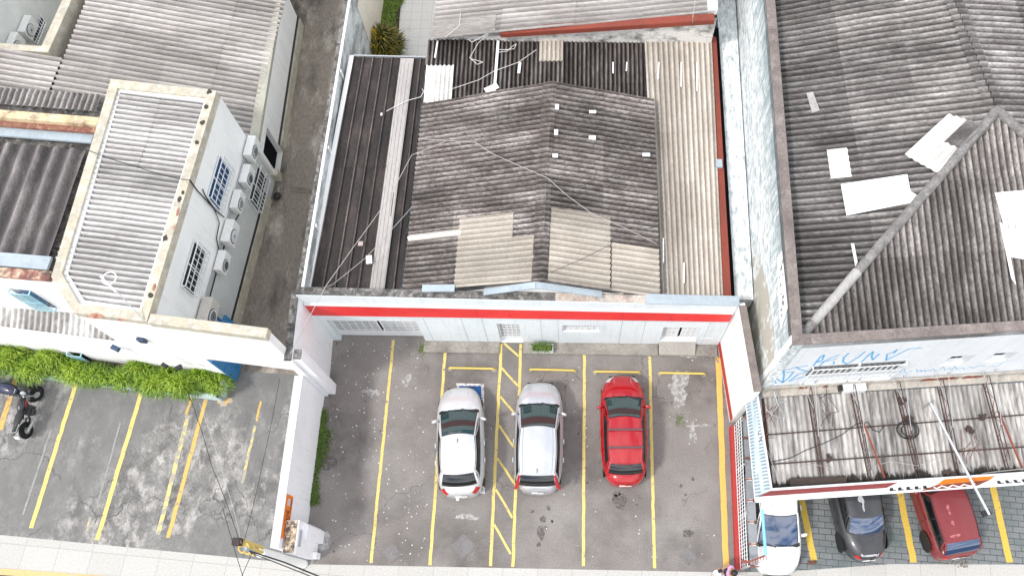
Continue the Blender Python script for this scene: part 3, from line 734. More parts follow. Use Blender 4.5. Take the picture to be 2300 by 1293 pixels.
# ------------------------------------------------------------------ neighbour behind
back = thing('rear_building', 'pale corrugated roofed building behind the shop with a red rake fascia', 'building', (0, 22, 0))
q = [W(966, 88, 3.95), W(1606, 28, 5.0)]; e = Vector((.25, 9, 0)); q2 = [W(981, 0, 3.95)-W(966, 88, 3.95), None]
dv = q2[0].normalized()*9
rbk = Roof(q[0]+Vector((0, .0, 0)), q[0]+dv, q[1]+dv+Vector((.3, 0, 0)), q[1], 38, .045)
mb = MB(); rbk.sheets(mb, rows=4, sheet_w=5, tv=.14, crest=.3); fixn(mb.obj('corrugated_roof', M['roof_pale'], back, smooth=60))
mb = MB(); rbk.sheets(mb, .0, .1, 0, .23, 1, 5, .015, .004, .1); fixn(mb.obj('overhanging_sheet', M['roof_pale'], back, smooth=60))
mb = MB()
a, b = W(1124, 70, 4.15), W(1604, 32, 5.0); b.y = a.y
mb.bar(a, b, .3, .06); mb.bar(a+Vector((0, -.14, -.08)), b+Vector((0, -.14, -.08)), .05, .2)
mb.obj('rake_fascia', M['gutter_red'], back)
mb = MB(); yb = a.y-.02
mb.add([(a.x, yb, 0), (b.x+.1, yb, 0), (b.x+.1, yb, b.z-.03), (a.x, yb, a.z-.03)], [(0, 1, 2, 3)])
mb.prism([(q[0].x+.05, yb+.05), (b.x+.1, yb+.05), (b.x+.6, yb+9), (q[0].x+.6, yb+9)], 0, 3.8)
mb.obj('wall', mat('mould_stained_wall', (.68, .66, .63), dark=(.07, .07, .068), big=2.2, fine=16, fa=.25, da=.9, dthr=.57, stretch=(.7, 1, 1)), back)
mb = MB(); mb.box(W(1600, 15, 5.0), (.35, .5, .3)); mb.obj('roof_box', M['white_metal'], back, bevel=.02)

# ------------------------------------------------------------------ boundary walls
bw = thing('boundary_wall', 'tall narrow stained wall between the alley and the black metal roof', 'wall', (-8.9, 16, 0))
p0, p1 = W(666, 652, 4.1), W(774, 0, 4.1)
d = (p1-p0).normalized(); p1 = p0+d*30; nrm = Vector((d.y, -d.x, 0))
mb = MB(); mb.obb(p0-Vector((0, 0, 4.1)), nrm*.24, d*30, (0, 0, 4.05)); mb.obj('wall', M['grime_wall'], bw)
mb = MB(); mb.obb(p0+Vector((0, 0, -.045))-nrm*.01, nrm*.14, d*30, (0, 0, .06)); mb.obj('coping', M['mossy'], bw)
mb = MB(); mb.obb(p0+Vector((0, 0, -.045))+nrm*.131, nrm*.09, d*30, (0, 0, .05)); mb.obj('coping_edge', M['white'], bw)
mb = MB()
for px in ((765, 165), (738, 338), (705, 505)):
    mb = MB(); p = hit(px[0], px[1], p0+nrm*.25, nrm); mb.obb(Vector((p.x, p.y, 3.5)), nrm*.03, d*.12, (0, 0, .55)); mb.obj('pilaster', M['white'], bw)
mb = MB(); mb.obb(p0+nrm*.245-Vector((0, 0, 4.1))+d*12.2, nrm*.02, d*18, (0, 0, 3.3)); mb.obj('garden_face', M['garden_wall'], bw)

lw = thing('side_wall', 'tall white rendered wall with a mossy black coping beside the left end of the shop front', 'wall', (-9, 9, 0))
P = [(-8.93, 9.9), (-8.86, 7.72), (-9.1, 7.72), (-9.17, 9.9)]
mb = MB(); mb.prism(P, 0, 4.08); mb.obj('wall', M['lavender'], lw)
mb = MB(); mb.prism([(-8.98, 10.1), (-8.9, 7.75), (-9.12, 7.75), (-9.2, 10.1)], 4.083, 4.16); mb.obj('coping', M['mossy'], lw)
mb = MB(); mb.prism([(-8.855, 8.16), (-8.6, 8.16), (-8.6, 7.8), (-8.855, 7.8)], 0, 4.05); mb.obj('pier', M['lavender'], lw)
mb = MB(); mb.prism([(-8.84, 8.14), (-8.62, 8.14), (-8.62, 7.82), (-8.84, 7.82)], 4.052, 4.09); mb.obj('pier_cap', M['mossy'], lw)

fwall = thing('yard_wall', 'lower white wall between the two car parks carrying an orange sale banner', 'wall', (-9.1, 5, 0))
mb = MB(); mb.prism([(-8.98, 7.71), (-8.98, 2.25), (-9.22, 2.25), (-9.22, 7.71)], 0, 2.6); mb.obj('wall', M['lavender'], fwall)
mb = MB(); mb.prism([(-8.965, 7.70), (-8.965, 2.25), (-9.235, 2.25), (-9.235, 7.70)], 2.603, 2.64); mb.obj('coping', mat('pale_coping', (.58, .63, .68), dark=(.45, .48, .52), big=1, fine=8, fa=.06), fwall)
mb = MB(); rs = random.Random(4); pts = []
N_ = 40
for i in range(N_+1): pts.append((7.65-5.2*i/N_, 1.95-.25*math.sin(i*.15)+rs.uniform(-.04, .04)))
for i in range(N_): mb.quad((-8.974, pts[i][0], 2.598), (-8.974, pts[i+1][0], 2.598), (-8.974, pts[i+1][0], pts[i+1][1]), (-8.974, pts[i][0], pts[i][1]))
mb.obj('fresh_paint_band', M['white_sheet'], fwall)
mb = MB(); mb.prism([(-9.26, 4.6), (-9.24, 2.3), (-9.5, 2.3), (-9.42, 4.6)], 0, .25); mb.obj('dark_plinth', M['mossy'], fwall)

gp = thing('gate_post', 'squat white gate post with a flaking brown top at the pavement corner', 'gate post', (-8.8, 2.6, 0))
mb = MB(); mb.prism([(-8.96, 3.12), (-8.55, 3.12), (-8.55, 2.12), (-8.96, 2.12)], 0, 2.3); mb.obj('post', M['lavender'], gp)
mb = MB(); mb.prism([(-8.93, 3.1), (-8.6, 3.1), (-8.6, 2.14), (-8.93, 2.14)], 2.303, 2.34)
mb.obj('flaking_top', mat('flaking_render', (.36, .27, .19), dark=(.09, .075, .07), light=(.66, .55, .42), big=5, fine=22, fa=.4, da=.9, la=.9, dthr=.5, lthr=.54, soft=.05), gp)
mb = MB(); mb.prism([(-8.548, 3.12), (-8.38, 3.02), (-8.38, 2.62), (-8.548, 2.62)], 0, 1.9); mb.prism([(-8.548, 2.32), (-8.43, 2.32), (-8.43, 2.13), (-8.548, 2.13)], 0, .5); mb.obj('side_pier', M['lavender'], gp)
mb = MB(); mb.box((-8.53, 2.6, 2.05), (.03, .5, .16)); mb.obj('letter_slot', M['grey_metal'], gp)

rw = thing('right_boundary_wall', 'white rendered wall with a red base on the right side of the asphalt car park', 'wall', (5.4, 8, 0))
A_, B_ = Vector((5.26, 9.95, 0)), Vector((5.56, 7.0, 0)); d = (B_-A_).normalized(); n = Vector((-d.y, d.x, 0))
mb = MB(); mb.obb(A_, d*(B_-A_).length, n*.22, (0, 0, 3.95)); mb.obj('wall', M['white'], rw)
mb = MB(); mb.obb(A_+Vector((0, 0, 3.953))-n*.0+d*.1, d*((B_-A_).length-.1), n*.24, (0, 0, .05)); mb.obj('coping', M['brown_coping'], rw)
mb = MB(); mb.obb(A_-n*.02, d*((B_-A_).length-.02), n*.018, (0, 0, .4)); mb.obj('red_base', M['red_paint'], rw)

gf = thing('grille_fence', 'white lattice fence on a red kerb wall beside the sign canopy', 'fence', (5.5, 4.5, 0))
A_, B_ = W(1637, 960), W(1650, 1278); d = (B_-A_).normalized(); n = Vector((-d.y, d.x, 0)); L = (B_-A_).length
mb = MB(); mb.obb(A_, d*L, n*.22, (0, 0, .35)); mb.obj('red_kerb_wall', M['red_paint'], gf)
mb = MB(); F0 = A_+n*.14
for i in range(41):
    p = F0+d*(L*i/40); mb.bar(p+Vector((0, 0, .36)), p+Vector((0, 0, 1.55)), .016)
for z in (.4, .8, 1.15, 1.54): mb.bar(F0+Vector((0, 0, z))-n*.016, F0+d*L+Vector((0, 0, z))-n*.016, .022, .022)
mb.obj('lattice', M['white_metal'], gf)
mb = MB()
for t in (.0, .33, .66, 1.0):
    mb = MB(); mb.bar(F0+d*L*t+n*.03, F0+d*L*t+n*.03+Vector((0, 0, 1.6)), .05); mb.obj('post', M['galv'], gf)
mb = MB()
for i in range(7):
    t0, t1 = i/7+.01, (i+1)/7-.01
    mb.obb(F0+n*.07+d*L*t0+Vector((0, 0, 1.48)), d*L*(t1-t0), n*.27, (0, 0, .03))
mb.obj('gutter_tray', mat('grey_tray', (.27, .285, .3), dark=(.2, .21, .23), big=3, fine=12, fa=.15), gf)
mb = MB()
for i in range(8):
    mb = MB(); mb.bar(F0+n*.05+d*L*i/7+Vector((0, 0, 1.53)), F0+n*.35+d*L*i/7+Vector((0, 0, 1.56)), .035, .035); mb.obj('cross_bar', M['rust_red'], gf)

pw_ = thing('party_wall', 'pale rough strip of wall between the beige side roof and the tall building', 'wall', (5.6, 18, 0))
e0, e1 = W2(1650, 672, 3.1), W2(1613, 62, 3.1); ex_ = (e1[0]+(e1[0]-e0[0])*.9, e1[1]+(e1[1]-e0[1])*.9)
mb = MB(); mb.prism([e0, (5.96, e0[1]), (6.2, ex_[1]), ex_], 0, 3.1); mb.obj('wall', M['rough_wall'], pw_)
mb = MB(); mb.slab([W(1604, 62, 3.2), W(1614, 62, 3.2), W(1651, 672, 3.2), W(1640, 672, 3.2)], .3); mb.obj('black_joint', M['void'], pw_)

# ------------------------------------------------------------------ the white house on the left
house = thing('white_house', 'white two storey house with cream copings and corrugated roofs left of the alley', 'building', (-15, 12, 0))
FY = lambda x: 8.58-.115*(x+14.96)                     # the line of its street front
FD = Vector((1, -.115, 0)).normalized(); FN = Vector((FD.y, -FD.x, 0))
bo = [(-12.71, 8.34), (-12.06, 16.53), (-15.69, 16.97), (-15.91, 9.74), (-14.96, 8.58)]
bi = [(-12.95, 8.66), (-12.37, 16.26), (-15.40, 16.60), (-15.62, 9.86), (-14.85, 8.88)]
mb = MB(); mb.prism(bo, 0, 5.55); mb.obj('upper_wall', M['white'], house)
mb = MB(); mb.ring([(x, y) for x, y in bo], bi, 5.553, 5.92); mb.obj('coping', M['cream'], house)
mb = MB(); mb.ring([(x+(cx_-x)*.0, y) for (x, y), cx_ in zip(bi, [0]*5)], [(-13.05, 8.80), (-12.44, 16.2), (-15.32, 16.5), (-15.5, 9.9), (-14.8, 9.03)], 5.6, 5.83)
mb.obj('coping_flashing', M['white_sheet'], house)
A, B, C_, D = Vector((-12.98, 8.75, 5.68)), Vector((-12.4, 16.22, 5.68)), Vector((-15.5, 16.55, 5.8)), Vector((-16.1, 9.08, 5.8))
ru = Roof(A, B, C_, D, 40, .042)
mb = MB(); ru.sheets(mb, rows=2, sheet_w=5, tv=.07, crest=.55)
cd_ = Vector((bi[4][0]-bi[3][0], bi[4][1]-bi[3][1], 0)).normalized(); cn = Vector((cd_.y, -cd_.x, 0))
if cn.x > 0: cn = -cn
fixn(mb.obj('upper_roof', M['roof_white'], house, smooth=60, clip=[(Vector((bi[3][0], bi[3][1], 0)), cn)]))
# rust and dirt marks on the copings
MOULD = plain('black_mould', (.05, .045, .035), .9)
for x, y, r in ((470, 206, .11), (463, 240, .1), (455, 275, .1), (442, 320, .1), (411, 432, .08), (403, 448, .1), (371, 535, .11), (338, 663, .1)):
    p = W(x, y, 5.924); k = 9
    mb = MB(); mb.add([(p.x+r*random.uniform(.5, 1)*math.cos(2*PI*i/k), p.y+1.3*r*random.uniform(.5, 1)*math.sin(2*PI*i/k), 5.9245) for i in range(k)], [tuple(range(k))])
    mb.obj('mould_spot', MOULD, house)
mb = MB()
for x, y, rx, ry in ((400, 475, .06, .2), (390, 512, .05, .12), (346, 645, .07, .14), (215, 709, .32, .09), (274, 718, .15, .05)):
    p = W(x, y, 5.924); k = 11
    mb = MB(); mb.add([(p.x+rx*random.uniform(.6, 1.1)*math.cos(2*PI*i/k), p.y+ry*random.uniform(.6, 1.1)*math.sin(2*PI*i/k), 5.9245) for i in range(k)], [tuple(range(k))])
    mb.obj('exposed_brick', M['brick'], house)
# street front: screen wall with a drive-through opening
P0 = Vector((-14.96, FY(-14.96), 0)); L = (-9.12+14.96)/FD.x
o0, o1 = (-12.36+14.96)/FD.x, (-9.10+14.96)/FD.x
mb = MB(); wall_holes(mb, P0-FN*-.004, FD, L, -.05, 5.6, .26, [(o0, L-.001, -.05, 2.5)], FN)
mb.obj('front_wall', M['white'], house)
mb = MB(); s0 = (2.28)/FD.x
mb.obb(P0+FD*s0+FN*.02+Vector((0, 0, 5.603)), FD*(L-s0+.01), -FN*.3, (0, 0, .31)); mb.obj('coping', M['cream'], house)
# right hand wall towards the alley
WD = Vector((.0794, .9968, 0)); WN = Vector((.9968, -.0794, 0)); WP = Vector((-12.71, 8.34, 0))
mb = MB(); mb.obb(WP+WD*.3+WN*.004, WD*7.9, -WN*.25, (0, 0, 2.98)); mb.obj('lower_wall', mat('grey_white_wall', (.6, .62, .61), dark=(.5, .52, .5), big=.8, fine=8, fa=.04, bump=.05), house)
mb = MB(); mb.obb(WP+WD*.3+WN*.005, WD*7.0, WN*.09, (0, 0, .56)); mb.obj('plinth', M['cream'], house)
mb = MB(); mb.obb(WP+WD*.3+WN*.005+Vector((0, 0, .563)), WD*7.0, WN*.03, (0, 0, .12)); mb.obj('black_stripe', M['black'], house)
def wallpt(x, y): return hit(x, y, WP, WN)
def side_window(tf, bn, nb, glass, rows=3, proj=.16):
    a, b = wallpt(*tf), wallpt(*bn)
    y1, y0 = (a-WP).dot(WD), (b-WP).dot(WD); z1, z0 = a.z, b.z
    mb = MB(); P = WP+WN*.012+WD*y0
    mb.quad(P+Vector((0, 0, z0)), P+WD*(y1-y0)+Vector((0, 0, z0)), P+WD*(y1-y0)+Vector((0, 0, z1)), P+Vector((0, 0, z1)))
    w = mb.obj('window', glass, house)
    mb = MB(); grille(mb, P, WD, WN, y1-y0, z0, z1, 2, 1, .02, .04, .04, .05); mb.obj('window_frame', M['white_metal'], w)
    mb = MB(); grille(mb, P, WD, WN, y1-y0, z0, z1, nb, rows, proj, .011, .012, .022)
    for z in (z0, z1):
        for t in (0, y1-y0): mb.bar(P+WD*t+Vector((0, 0, z)), P+WD*t+WN*proj+Vector((0, 0, z)), .03)
    mb.obj('security_grille', M['white_metal'], w)
side_window((491, 349), (491, 476), 8, M['glass_blue'])
side_window((434, 540), (433, 666), 8, M['glass_dark'])
side_window((577, 371), (578, 477), 9, M['glass_dark'], 2)
mb = MB(); pa = [wallpt(548, 300), wallpt(520, 395), wallpt(480, 555), wallpt(455, 650), wallpt(428, 742)]
pa = [p+WN*.04 for p in pa]
for p in pa: p.z = 2.98
mb.tube(pa, .025, 5); mb.tube([p+WN*.02+Vector((0, 0, -.1)) for p in pa], .02, 5); mb.obj('conduit', M['grey_metal'], house)
mb = MB()
for pth in ((536, 480, 524, 500), (506, 540, 500, 560), (486, 605, 470, 665), (455, 720, 449, 740)):
    mb = MB(); a, b = wallpt(pth[0], pth[1])+WN*.02, wallpt(pth[2], pth[3])+WN*.02; mb.bar(a, b, .05, .03); mb.obj('drain_pipe', M['black'], house)
def face(mb, pts): return mb.add(pts, [tuple(range(len(pts)))])
# wing beyond with the big pale roof
EX = Vector((.9973, -.073, 0)); EY = Vector((.073, .9973, 0))
wz = lambda x: 2.38+.17*(-12.2-x)
wr0, wr1 = Vector((-12.16, 16.35, 0)), Vector((-11.98, 31, 0))
mb = MB(); mb.prism([(-12.24, 16.6), (-12.36, 24.15), (-20, 24.8), (-20.2, 17.2)], 0, 2.2); mb.obj('wing_wall', M['white'], house)
mb = MB(); mb.obb((-12.28, 16.35, 2.2), (-.12, 7.8, 0), (.36, 0, 0), (0, 0, .24)); mb.obj('eave_coping', mat('grey_cream_coping', (.42, .41, .34), dark=(.3, .29, .26), big=1, fine=14, fa=.2), house)
mb = MB(); mb.obb((-11.94, 17.85, 0), (-.1, 6.3, 0), (.11, 0, 0), (0, 0, .5)); mb.obj('plinth', M['cream'], house)
mb = MB(); mb.obb((-11.94, 17.85, .503), (-.1, 6.3, 0), (.04, 0, 0), (0, 0, .12)); mb.obj('black_stripe', M['black'], house)
sl = Vector((-1, .073, .17)).normalized()
def wroof(name, x0, x1, y0, y1, rows):
    A = Vector((x0, y0, wz(x0))); Lr = (x0-x1)/abs(sl.x)
    A = A+EX*0; B = A+EY*(y1-y0); R = Roof(A, B, B+sl*Lr, A+sl*Lr, (y1-y0)/.232, .045)
    mb = MB(); R.sheets(mb, rows=rows, sheet_w=5, tv=.09, crest=.5); return R, fixn(mb.obj(name, M['roof_pale'], house, smooth=60))
rw1, _ = wroof('wing_roof', -12.38, -19.46, 16.1, 30.6, 4)
rw2, _ = wroof('wing_roof', -19.49, -25.5, 16.72, 19.55, 3)
# porch standing proud of the side wall
mb = MB(); yp0, yp1 = 16.5, 24.15
wall_holes(mb, (-11.92, yp0, 0), (-.0157, 1, 0), yp1-yp0, 0, 2.24, .3, [(.18, 1.3, .03, 1.85)], (1, .0157, 0)); mb.obj('porch_wall', M['white'], house)
mb = MB(); mb.quad((-12.13, 16.55, .02), (-12.15, 17.9, .02), (-12.15, 17.9, 2.0), (-12.13, 16.55, 2.0)); mb.obj('doorway', M['void'], house)
mb = MB(); mb.obb((-12.2, 16.48, 0), (0, .3, 0), (.4, 0, 0), (0, 0, .5)); mb.obj('plinth', M['cream'], house)
# recessed left part: dark ribbed roof between flashed parapets
zr_ = 5.35
q = [W(105, 588, zr_), W(192, 336, zr_)]
dx = Vector((-.995, .08, 0))*6
rd = Roof(q[0]+dx, q[0], q[1], q[1]+dx, 11, .075)
mb = MB(); rd.sheets(mb, rows=1, sheet_w=3, tv=.15, per=14, crest=.5)
M['roof_ribbed'] = mat('ribbed_dark_roof', (.11, .1, .1), dark=(.04, .036, .038), light=(.24, .22, .21), big=.9, fine=18, fa=.4, stretch=(1.4, .4, 1), tint=True, bump=.3)
fixn(mb.obj('ribbed_roof', M['roof_ribbed'], house, smooth=60))
mb = MB(); mb.prism([(-15.9, 10.2), (-15.75, 16.9), (-26, 17.6), (-26, 11.2)], 0, 5.0); mb.obj('recess_wall', M['mossy'], house)
def strip(name, a, b, w, h, z, m, up_=None, wd=None):
    a, b = Vector(a), Vector(b); d = b-a; n = Vector((-d.y, d.x, 0)).normalized()
    mb = MB(); mb.obb((a.x, a.y, z), d, n*w, (0, 0, h)); return mb.obj(name, m, house)
a, b = W(192, 336, 5.4), W(105, 590, 5.4)
ll = lambda p: (p.x-6.5, p.y+.5, 0)
f1 = W(198, 318, 5.6); strip('flashing', ll(f1), (f1.x+.05, f1.y, 0), .55, .09, 5.45, M['lightblue_metal'])
f2 = W(205, 295, 5.8); strip('red_oxide_ledge', ll(f2), (f2.x+.1, f2.y, 0), .25, .12, 5.6, mat('flaking_red_ledge', (.22, .085, .07), dark=(.3, .2, .12), light=(.55, .42, .25), big=3, fine=14, fa=.25))
f3 = W(210, 281, 5.9); strip('coping', ll(f3), (f3.x+.1, f3.y, 0), .3, .3, 5.6, mat('flaking_cream_coping', (.6, .48, .3), dark=(.16, .1, .07), light=(.62, .56, .46), big=2.2, fine=12, fa=.2, da=.9, dthr=.57))
q0 = W(214, 264, 5.2); q1 = W(222, 246, 5.3)
rs_ = Roof(Vector(ll(q0))+Vector((0, 0, 5.55)), q0+Vector((.2, 0, .35)), q1+Vector((.2, .35, .35)), Vector(ll(q1))+Vector((0, .35, 5.65)), 32, .05)
mb = MB(); rs_.sheets(mb, rows=1, sheet_w=4, tv=.12, crest=.5); fixn(mb.obj('narrow_roof', mat('grey_narrow_roof', (.24, .225, .215), dark=(.12, .11, .105), light=(.4, .39, .38), big=2, fine=14, fa=.3, tint=True, bump=.2), house, smooth=60))
f4 = W(102, 606, 5.5); strip('flashing', ll(f4), (f4.x+.05, f4.y, 0), .45, .1, 5.42, M['lightblue_metal'])
f5 = W(98, 628, 5.6); strip('brick_ledge', ll(f5), (f5.x+.12, f5.y, 0), .3, .16, 5.4, mat('brick_ledge', (.25, .1, .085), dark=(.08, .07, .06), light=(.62, .5, .36), big=2.6, fine=14, fa=.25, da=.9, la=.9, lthr=.56))
f6 = W(96, 634, 5.55)
RP, RD = Vector((f6.x, f6.y, 0)), Vector((.9968, -.08, 0)); RN = Vector((RD.y, -RD.x, 0))
mb = MB(); mb.obb(RP-RD*7, RD*7.6, -RN*.25, (0, 0, 5.4)); mb.obj('recess_front_wall', M['white'], house)
def front_window(P, Dv, Nv, tl, br, nb, rows, glass=M['glass_blue'], proj=.2, gm=None):
    a, b = hit(*tl, P, Nv), hit(*br, P, Nv); s0, s1 = (a-P).dot(Dv), (b-P).dot(Dv); z1, z0 = a.z, b.z
    mb = MB(); O = P+Dv*s0+Nv*.01
    mb.quad(O+Vector((0, 0, z0)), O+Dv*(s1-s0)+Vector((0, 0, z0)), O+Dv*(s1-s0)+Vector((0, 0, z1)), O+Vector((0, 0, z1)))
    w = mb.obj('window', glass, house)
    mb = MB()
    for i in range(nb+1): mb.bar(O+Dv*((s1-s0)*i/nb)+Nv*proj+Vector((0, 0, z0)), O+Dv*((s1-s0)*i/nb)+Nv*proj+Vector((0, 0, z1)), .014)
    for z in (z0, (z0+z1)/2, z1): mb.bar(O+Nv*(proj+.008)+Vector((0, 0, z)), O+Dv*(s1-s0)+Nv*(proj+.008)+Vector((0, 0, z)), .02)
    for z in (z0, z1):
        for t in (0, s1-s0): mb.bar(O+Dv*t+Vector((0, 0, z)), O+Dv*t+Nv*proj+Vector((0, 0, z)), .03)
    mb.obj('security_grille', gm or M['white_metal'], w); return w
gb = plain('pale_blue_grille', (.35, .6, .68), .5)
front_window(RP, RD, RN, (22, 648), (128, 690), 12, 1, M['glass_blue'], .14, gb)
# low front range with awning roof
ax0, ax1 = -24.0, -14.98
mb = MB(); wall_holes(mb, Vector((ax0, FY(ax0), 0))+FN*.01, FD, (ax1-ax0)/FD.x, 0, 2.5, .2, [], FN); mb.obj('low_front_wall', M['white'], house)
mb = MB(); mb.obb(Vector((ax0, FY(ax0), 2.503))+FN*.03, FD*((ax1-ax0)/FD.x), -FN*.22, (0, 0, .12)); mb.obj('low_coping', M['white'], house)
A = Vector((ax0, FY(ax0)+.2, 2.56)); B = Vector((ax1+.3, FY(ax1+.3)+.2, 2.56)); C_ = Vector((ax1+.3, FY(ax1+.3)+1.65, 2.95)); D = Vector((ax0, FY(ax0)+1.65, 2.95))
ra = Roof(A, B, C_, D, 46, .03)
c2 = Vector((bo[4][0]-bo[3][0], bo[4][1]-bo[3][1], 0)).normalized(); c2n = Vector((c2.y, -c2.x, 0))
if c2n.x < 0: c2n = -c2n
mb = MB(); ra.sheets(mb, rows=1, sheet_w=5, tv=.08, seg=5, crest=.3); fixn(mb.obj('awning_roof', M['roof_awning'], house, smooth=60, clip=[(Vector((bo[4][0]+.02, bo[4][1], 0)), c2n)]))
LP = Vector((ax0, FY(ax0), 0))+FN*.012
front_window(LP, FD, FN, (152, 789), (236, 823), 12, 1, M['glass_dark'], .12, gb)
front_window(LP, FD, FN, (-70, 766), (40, 795), 12, 1, M['glass_dark'], .2, gb)
# courtyard well at the far left
c0 = [W(148, 0, 4.1), W(103, 112, 4.0), W(-40, 96, 4.2), W(0, -80, 4.2)]
ci = [W(124, 0, 4.1), W(88, 98, 4.0), W(-40, 82, 4.2), W(-20, -80, 4.2)]
co = [(p.x, p.y) for p in c0]; cin = [(p.x, p.y) for p in ci]
e_ = Vector((co[0][0]-co[1][0], co[0][1]-co[1][1], 0)).normalized()*8
o1 = [(co[1][0]+e_.x, co[1][1]+e_.y), co[1], co[2], (co[2][0]+e_.x, co[2][1]+e_.y)]
i1 = [(cin[1][0]+e_.x, cin[1][1]+e_.y), cin[1], cin[2], (cin[2][0]+e_.x-1, cin[2][1]+e_.y)]
mb = MB()
for (a, b, c, d) in ((o1[0], o1[1], i1[1], i1[0]), (o1[1], o1[2], i1[2], i1[1])): mb.prism([a, b, c, d], 2.6, 3.86)
mb.obj('courtyard_coping', M['cream'], house)
mb = MB()
for a, b in ((i1[0], i1[1]), (i1[1], i1[2])):
    mb.quad((*a, 0), (*b, 0), (*b, 3.5), (*a, 3.5))
lwp = [W(44, 0, 3.2), W(4, 92, 3.2)]; dv = (lwp[0]-lwp[1]).normalized()
la, lb = lwp[1]-dv*3, lwp[0]+dv*8
mb.prism([(la.x, la.y), (lb.x, lb.y), (lb.x-4, lb.y), (la.x-4, la.y)], 0, 4.6)
mb.obj('courtyard_wall', mat('courtyard_wall', (.68, .7, .68), dark=(.55, .57, .53), big=.7, fine=7, fa=.05), house)
mb = MB(); mb.quad(*[W(x, y, 1.9) for x, y in ((62, 80), (84, 26), (104, 52), (84, 99))]); mb.obj('light_well', M['glass_dark'], house)
mb = MB(); k0, k1, k2, k3 = [W(x, y, 2.0) for x, y in ((62, 80), (84, 26), (104, 52), (84, 99))]
for i in range(9): mb.bar(k0+(k1-k0)*i/8, k3+(k2-k3)*i/8, .025)
mb.bar(k3, k2, .04); mb.bar(k0, k1, .04); mb.bar(k3+(k0-k3)*.2, k2+(k1-k2)*.2, .03); mb.obj('light_well_grille', M['white_metal'], house)
mb = MB(); mb.quad((i1[0][0], i1[0][1], .02), (i1[1][0], i1[1][1], .02), (i1[2][0], i1[2][1], .02), (i1[3][0], i1[3][1], .02)); mb.obj('courtyard_floor', mat('courtyard_floor', (.5, .48, .4), dark=(.35, .33, .28), big=1, fine=10, fa=.1), house)
# blue gate leaf folded back inside the drive opening
mb = MB(); ga, gb_ = Vector((-12.28, 8.22, 0)), Vector((-12.1, 9.9, 0)); dd = (gb_-ga)
mb.obb(ga+Vector((0, 0, .08)), dd, Vector((.05, 0, 0)), (0, 0, 2.25))
for t in (0, .25, .5, .75, 1): mb.bar(ga+dd*t+Vector((.06, 0, .08)), ga+dd*t+Vector((.06, 0, 2.33)), .04)
for z in (.1, 1.2, 2.3): mb.bar(ga+Vector((.06, 0, z)), gb_+Vector((.06, 0, z)), .05)
mb.obj('gate_leaf', M['blue_metal'], house)
mb = MB(); a = wallpt(487, 712); pz = WP+WN*.03+WD*((a-WP).dot(WD))
mb.obb(pz+Vector((0, 0, .75)), -WD*.75, WN*.03, (0, 0, 1.25)); s_ = mb.obj('wall_sign', M['blue_metal'], house)
mb = MB(); mb.obb(pz+WN*.032-WD*.12+Vector((0, 0, 1.45)), -WD*.5, WN*.004, (0, 0, .4)); mb.obj('sign_panel', plain('sign_white', (.7, .75, .8), .5), s_)
# small wall lamp, flood lamp and switch box on the front
mb = MB(); p = hit(320, 760, P0, FN); mb.obb(p+FN*.01-FD*.12+Vector((0, 0, -.16)), FD*.24, FN*.1, (0, 0, .3)); mb.obj('meter_box', plain('navy_box', (.02, .04, .1), .4), house, bevel=.01)

# wall mounted air conditioners
def make_ac():
    t = thing('air_conditioner', 'x', 'air conditioner')
    mb = MB(); mb.box((.2, 0, .29), (.3, .82, .56)); mb.obj('casing', M['ac_white'], t, True, bevel=.02)
    mb = MB(); Mx = Matrix.Rotation(PI/2, 3, 'Y'); mb.lathe([(.25, .0), (.25, .012), (.21, .02), (.05, .02), (.04, .035), (.0, .035)], (.351, -.1, .3), Mx, 22)
    g = mb.obj('fan_grille', M['ac_grille'], t, True, 30)
    mb = MB()
    for k in range(5): mb.lathe([(.06+.038*k, 0), (.068+.038*k, 0), (.068+.038*k, .006), (.06+.038*k, .006)], (.375, -.1, .3), Mx, 20)
    mb.obj('guard_ring', M['white_metal'], g, True)
    mb = MB()
    for y in (-.3, .3): mb.bar((0, y, -.01), (.36, y, -.01), .035); mb.bar((.01, y, -.01), (.01, y, -.25), .03)
    mb.obj('bracket', M['galv'], t, True)
    mb = MB(); mb.box((.2, .37, .1), (.12, .1, .14)); mb.obj('valve_cover', M['ac_white'], t, True, bevel=.01)
    return t
ac0 = make_ac()
angW = math.atan2(WN.y, WN.x)
acs = [((553, 303), 'nearest to the doorway, topmost of the row on the alley wall', 1.0), ((543, 367), 'second from the top of the row on the alley wall', .92),
       ((522, 424), 'third from the top of the row on the alley wall', .9), ((503, 490), 'tilted looking larger unit below the black cable on the alley wall', 1.05),
       ((487, 560), 'small unit just below the larger one, beside the lower barred window', .92), ((450, 664), 'yellowed unit lowest in the row, just above the front coping', 1.2)]
for i, (p, lb, sc) in enumerate(acs):
    o = ac0 if i == 0 else copy_tree(ac0)
    q = wallpt(*p); loc = WP+WD*((q-WP).dot(WD)-.41*sc); o.location = (loc.x+.01, loc.y, q.z-.57*sc); o.rotation_euler = (0, 0, angW); o.scale = (sc,)*3
    tag(o, 'white air conditioner, '+lb, 'air conditioner', 'air conditioners on the alley wall')
    if i == 5:
        for ch in o.children:
            if ch.name.startswith('casing'): ch.data = ch.data.copy(); ch.data.materials[0] = M['ac_old']
dv_ = (lwp[0]-lwp[1]).normalized(); nv_ = Vector((dv_.y, -dv_.x, 0)); av = math.atan2(nv_.y, nv_.x)
for (x, y, z), lb in (((52, 62, 2.2), 'white air conditioner above the barred light well in the courtyard'), ((22, 100, 2.0), 'white air conditioner half hidden by the courtyard coping')):
    o = copy_tree(ac0); q = hit(x, y, lwp[1], nv_); o.location = (q.x, q.y, q.z-.3); o.rotation_euler = (0, 0, av); o.scale = (1.0,)*3
    tag(o, lb, 'air conditioner', 'courtyard air conditioners')

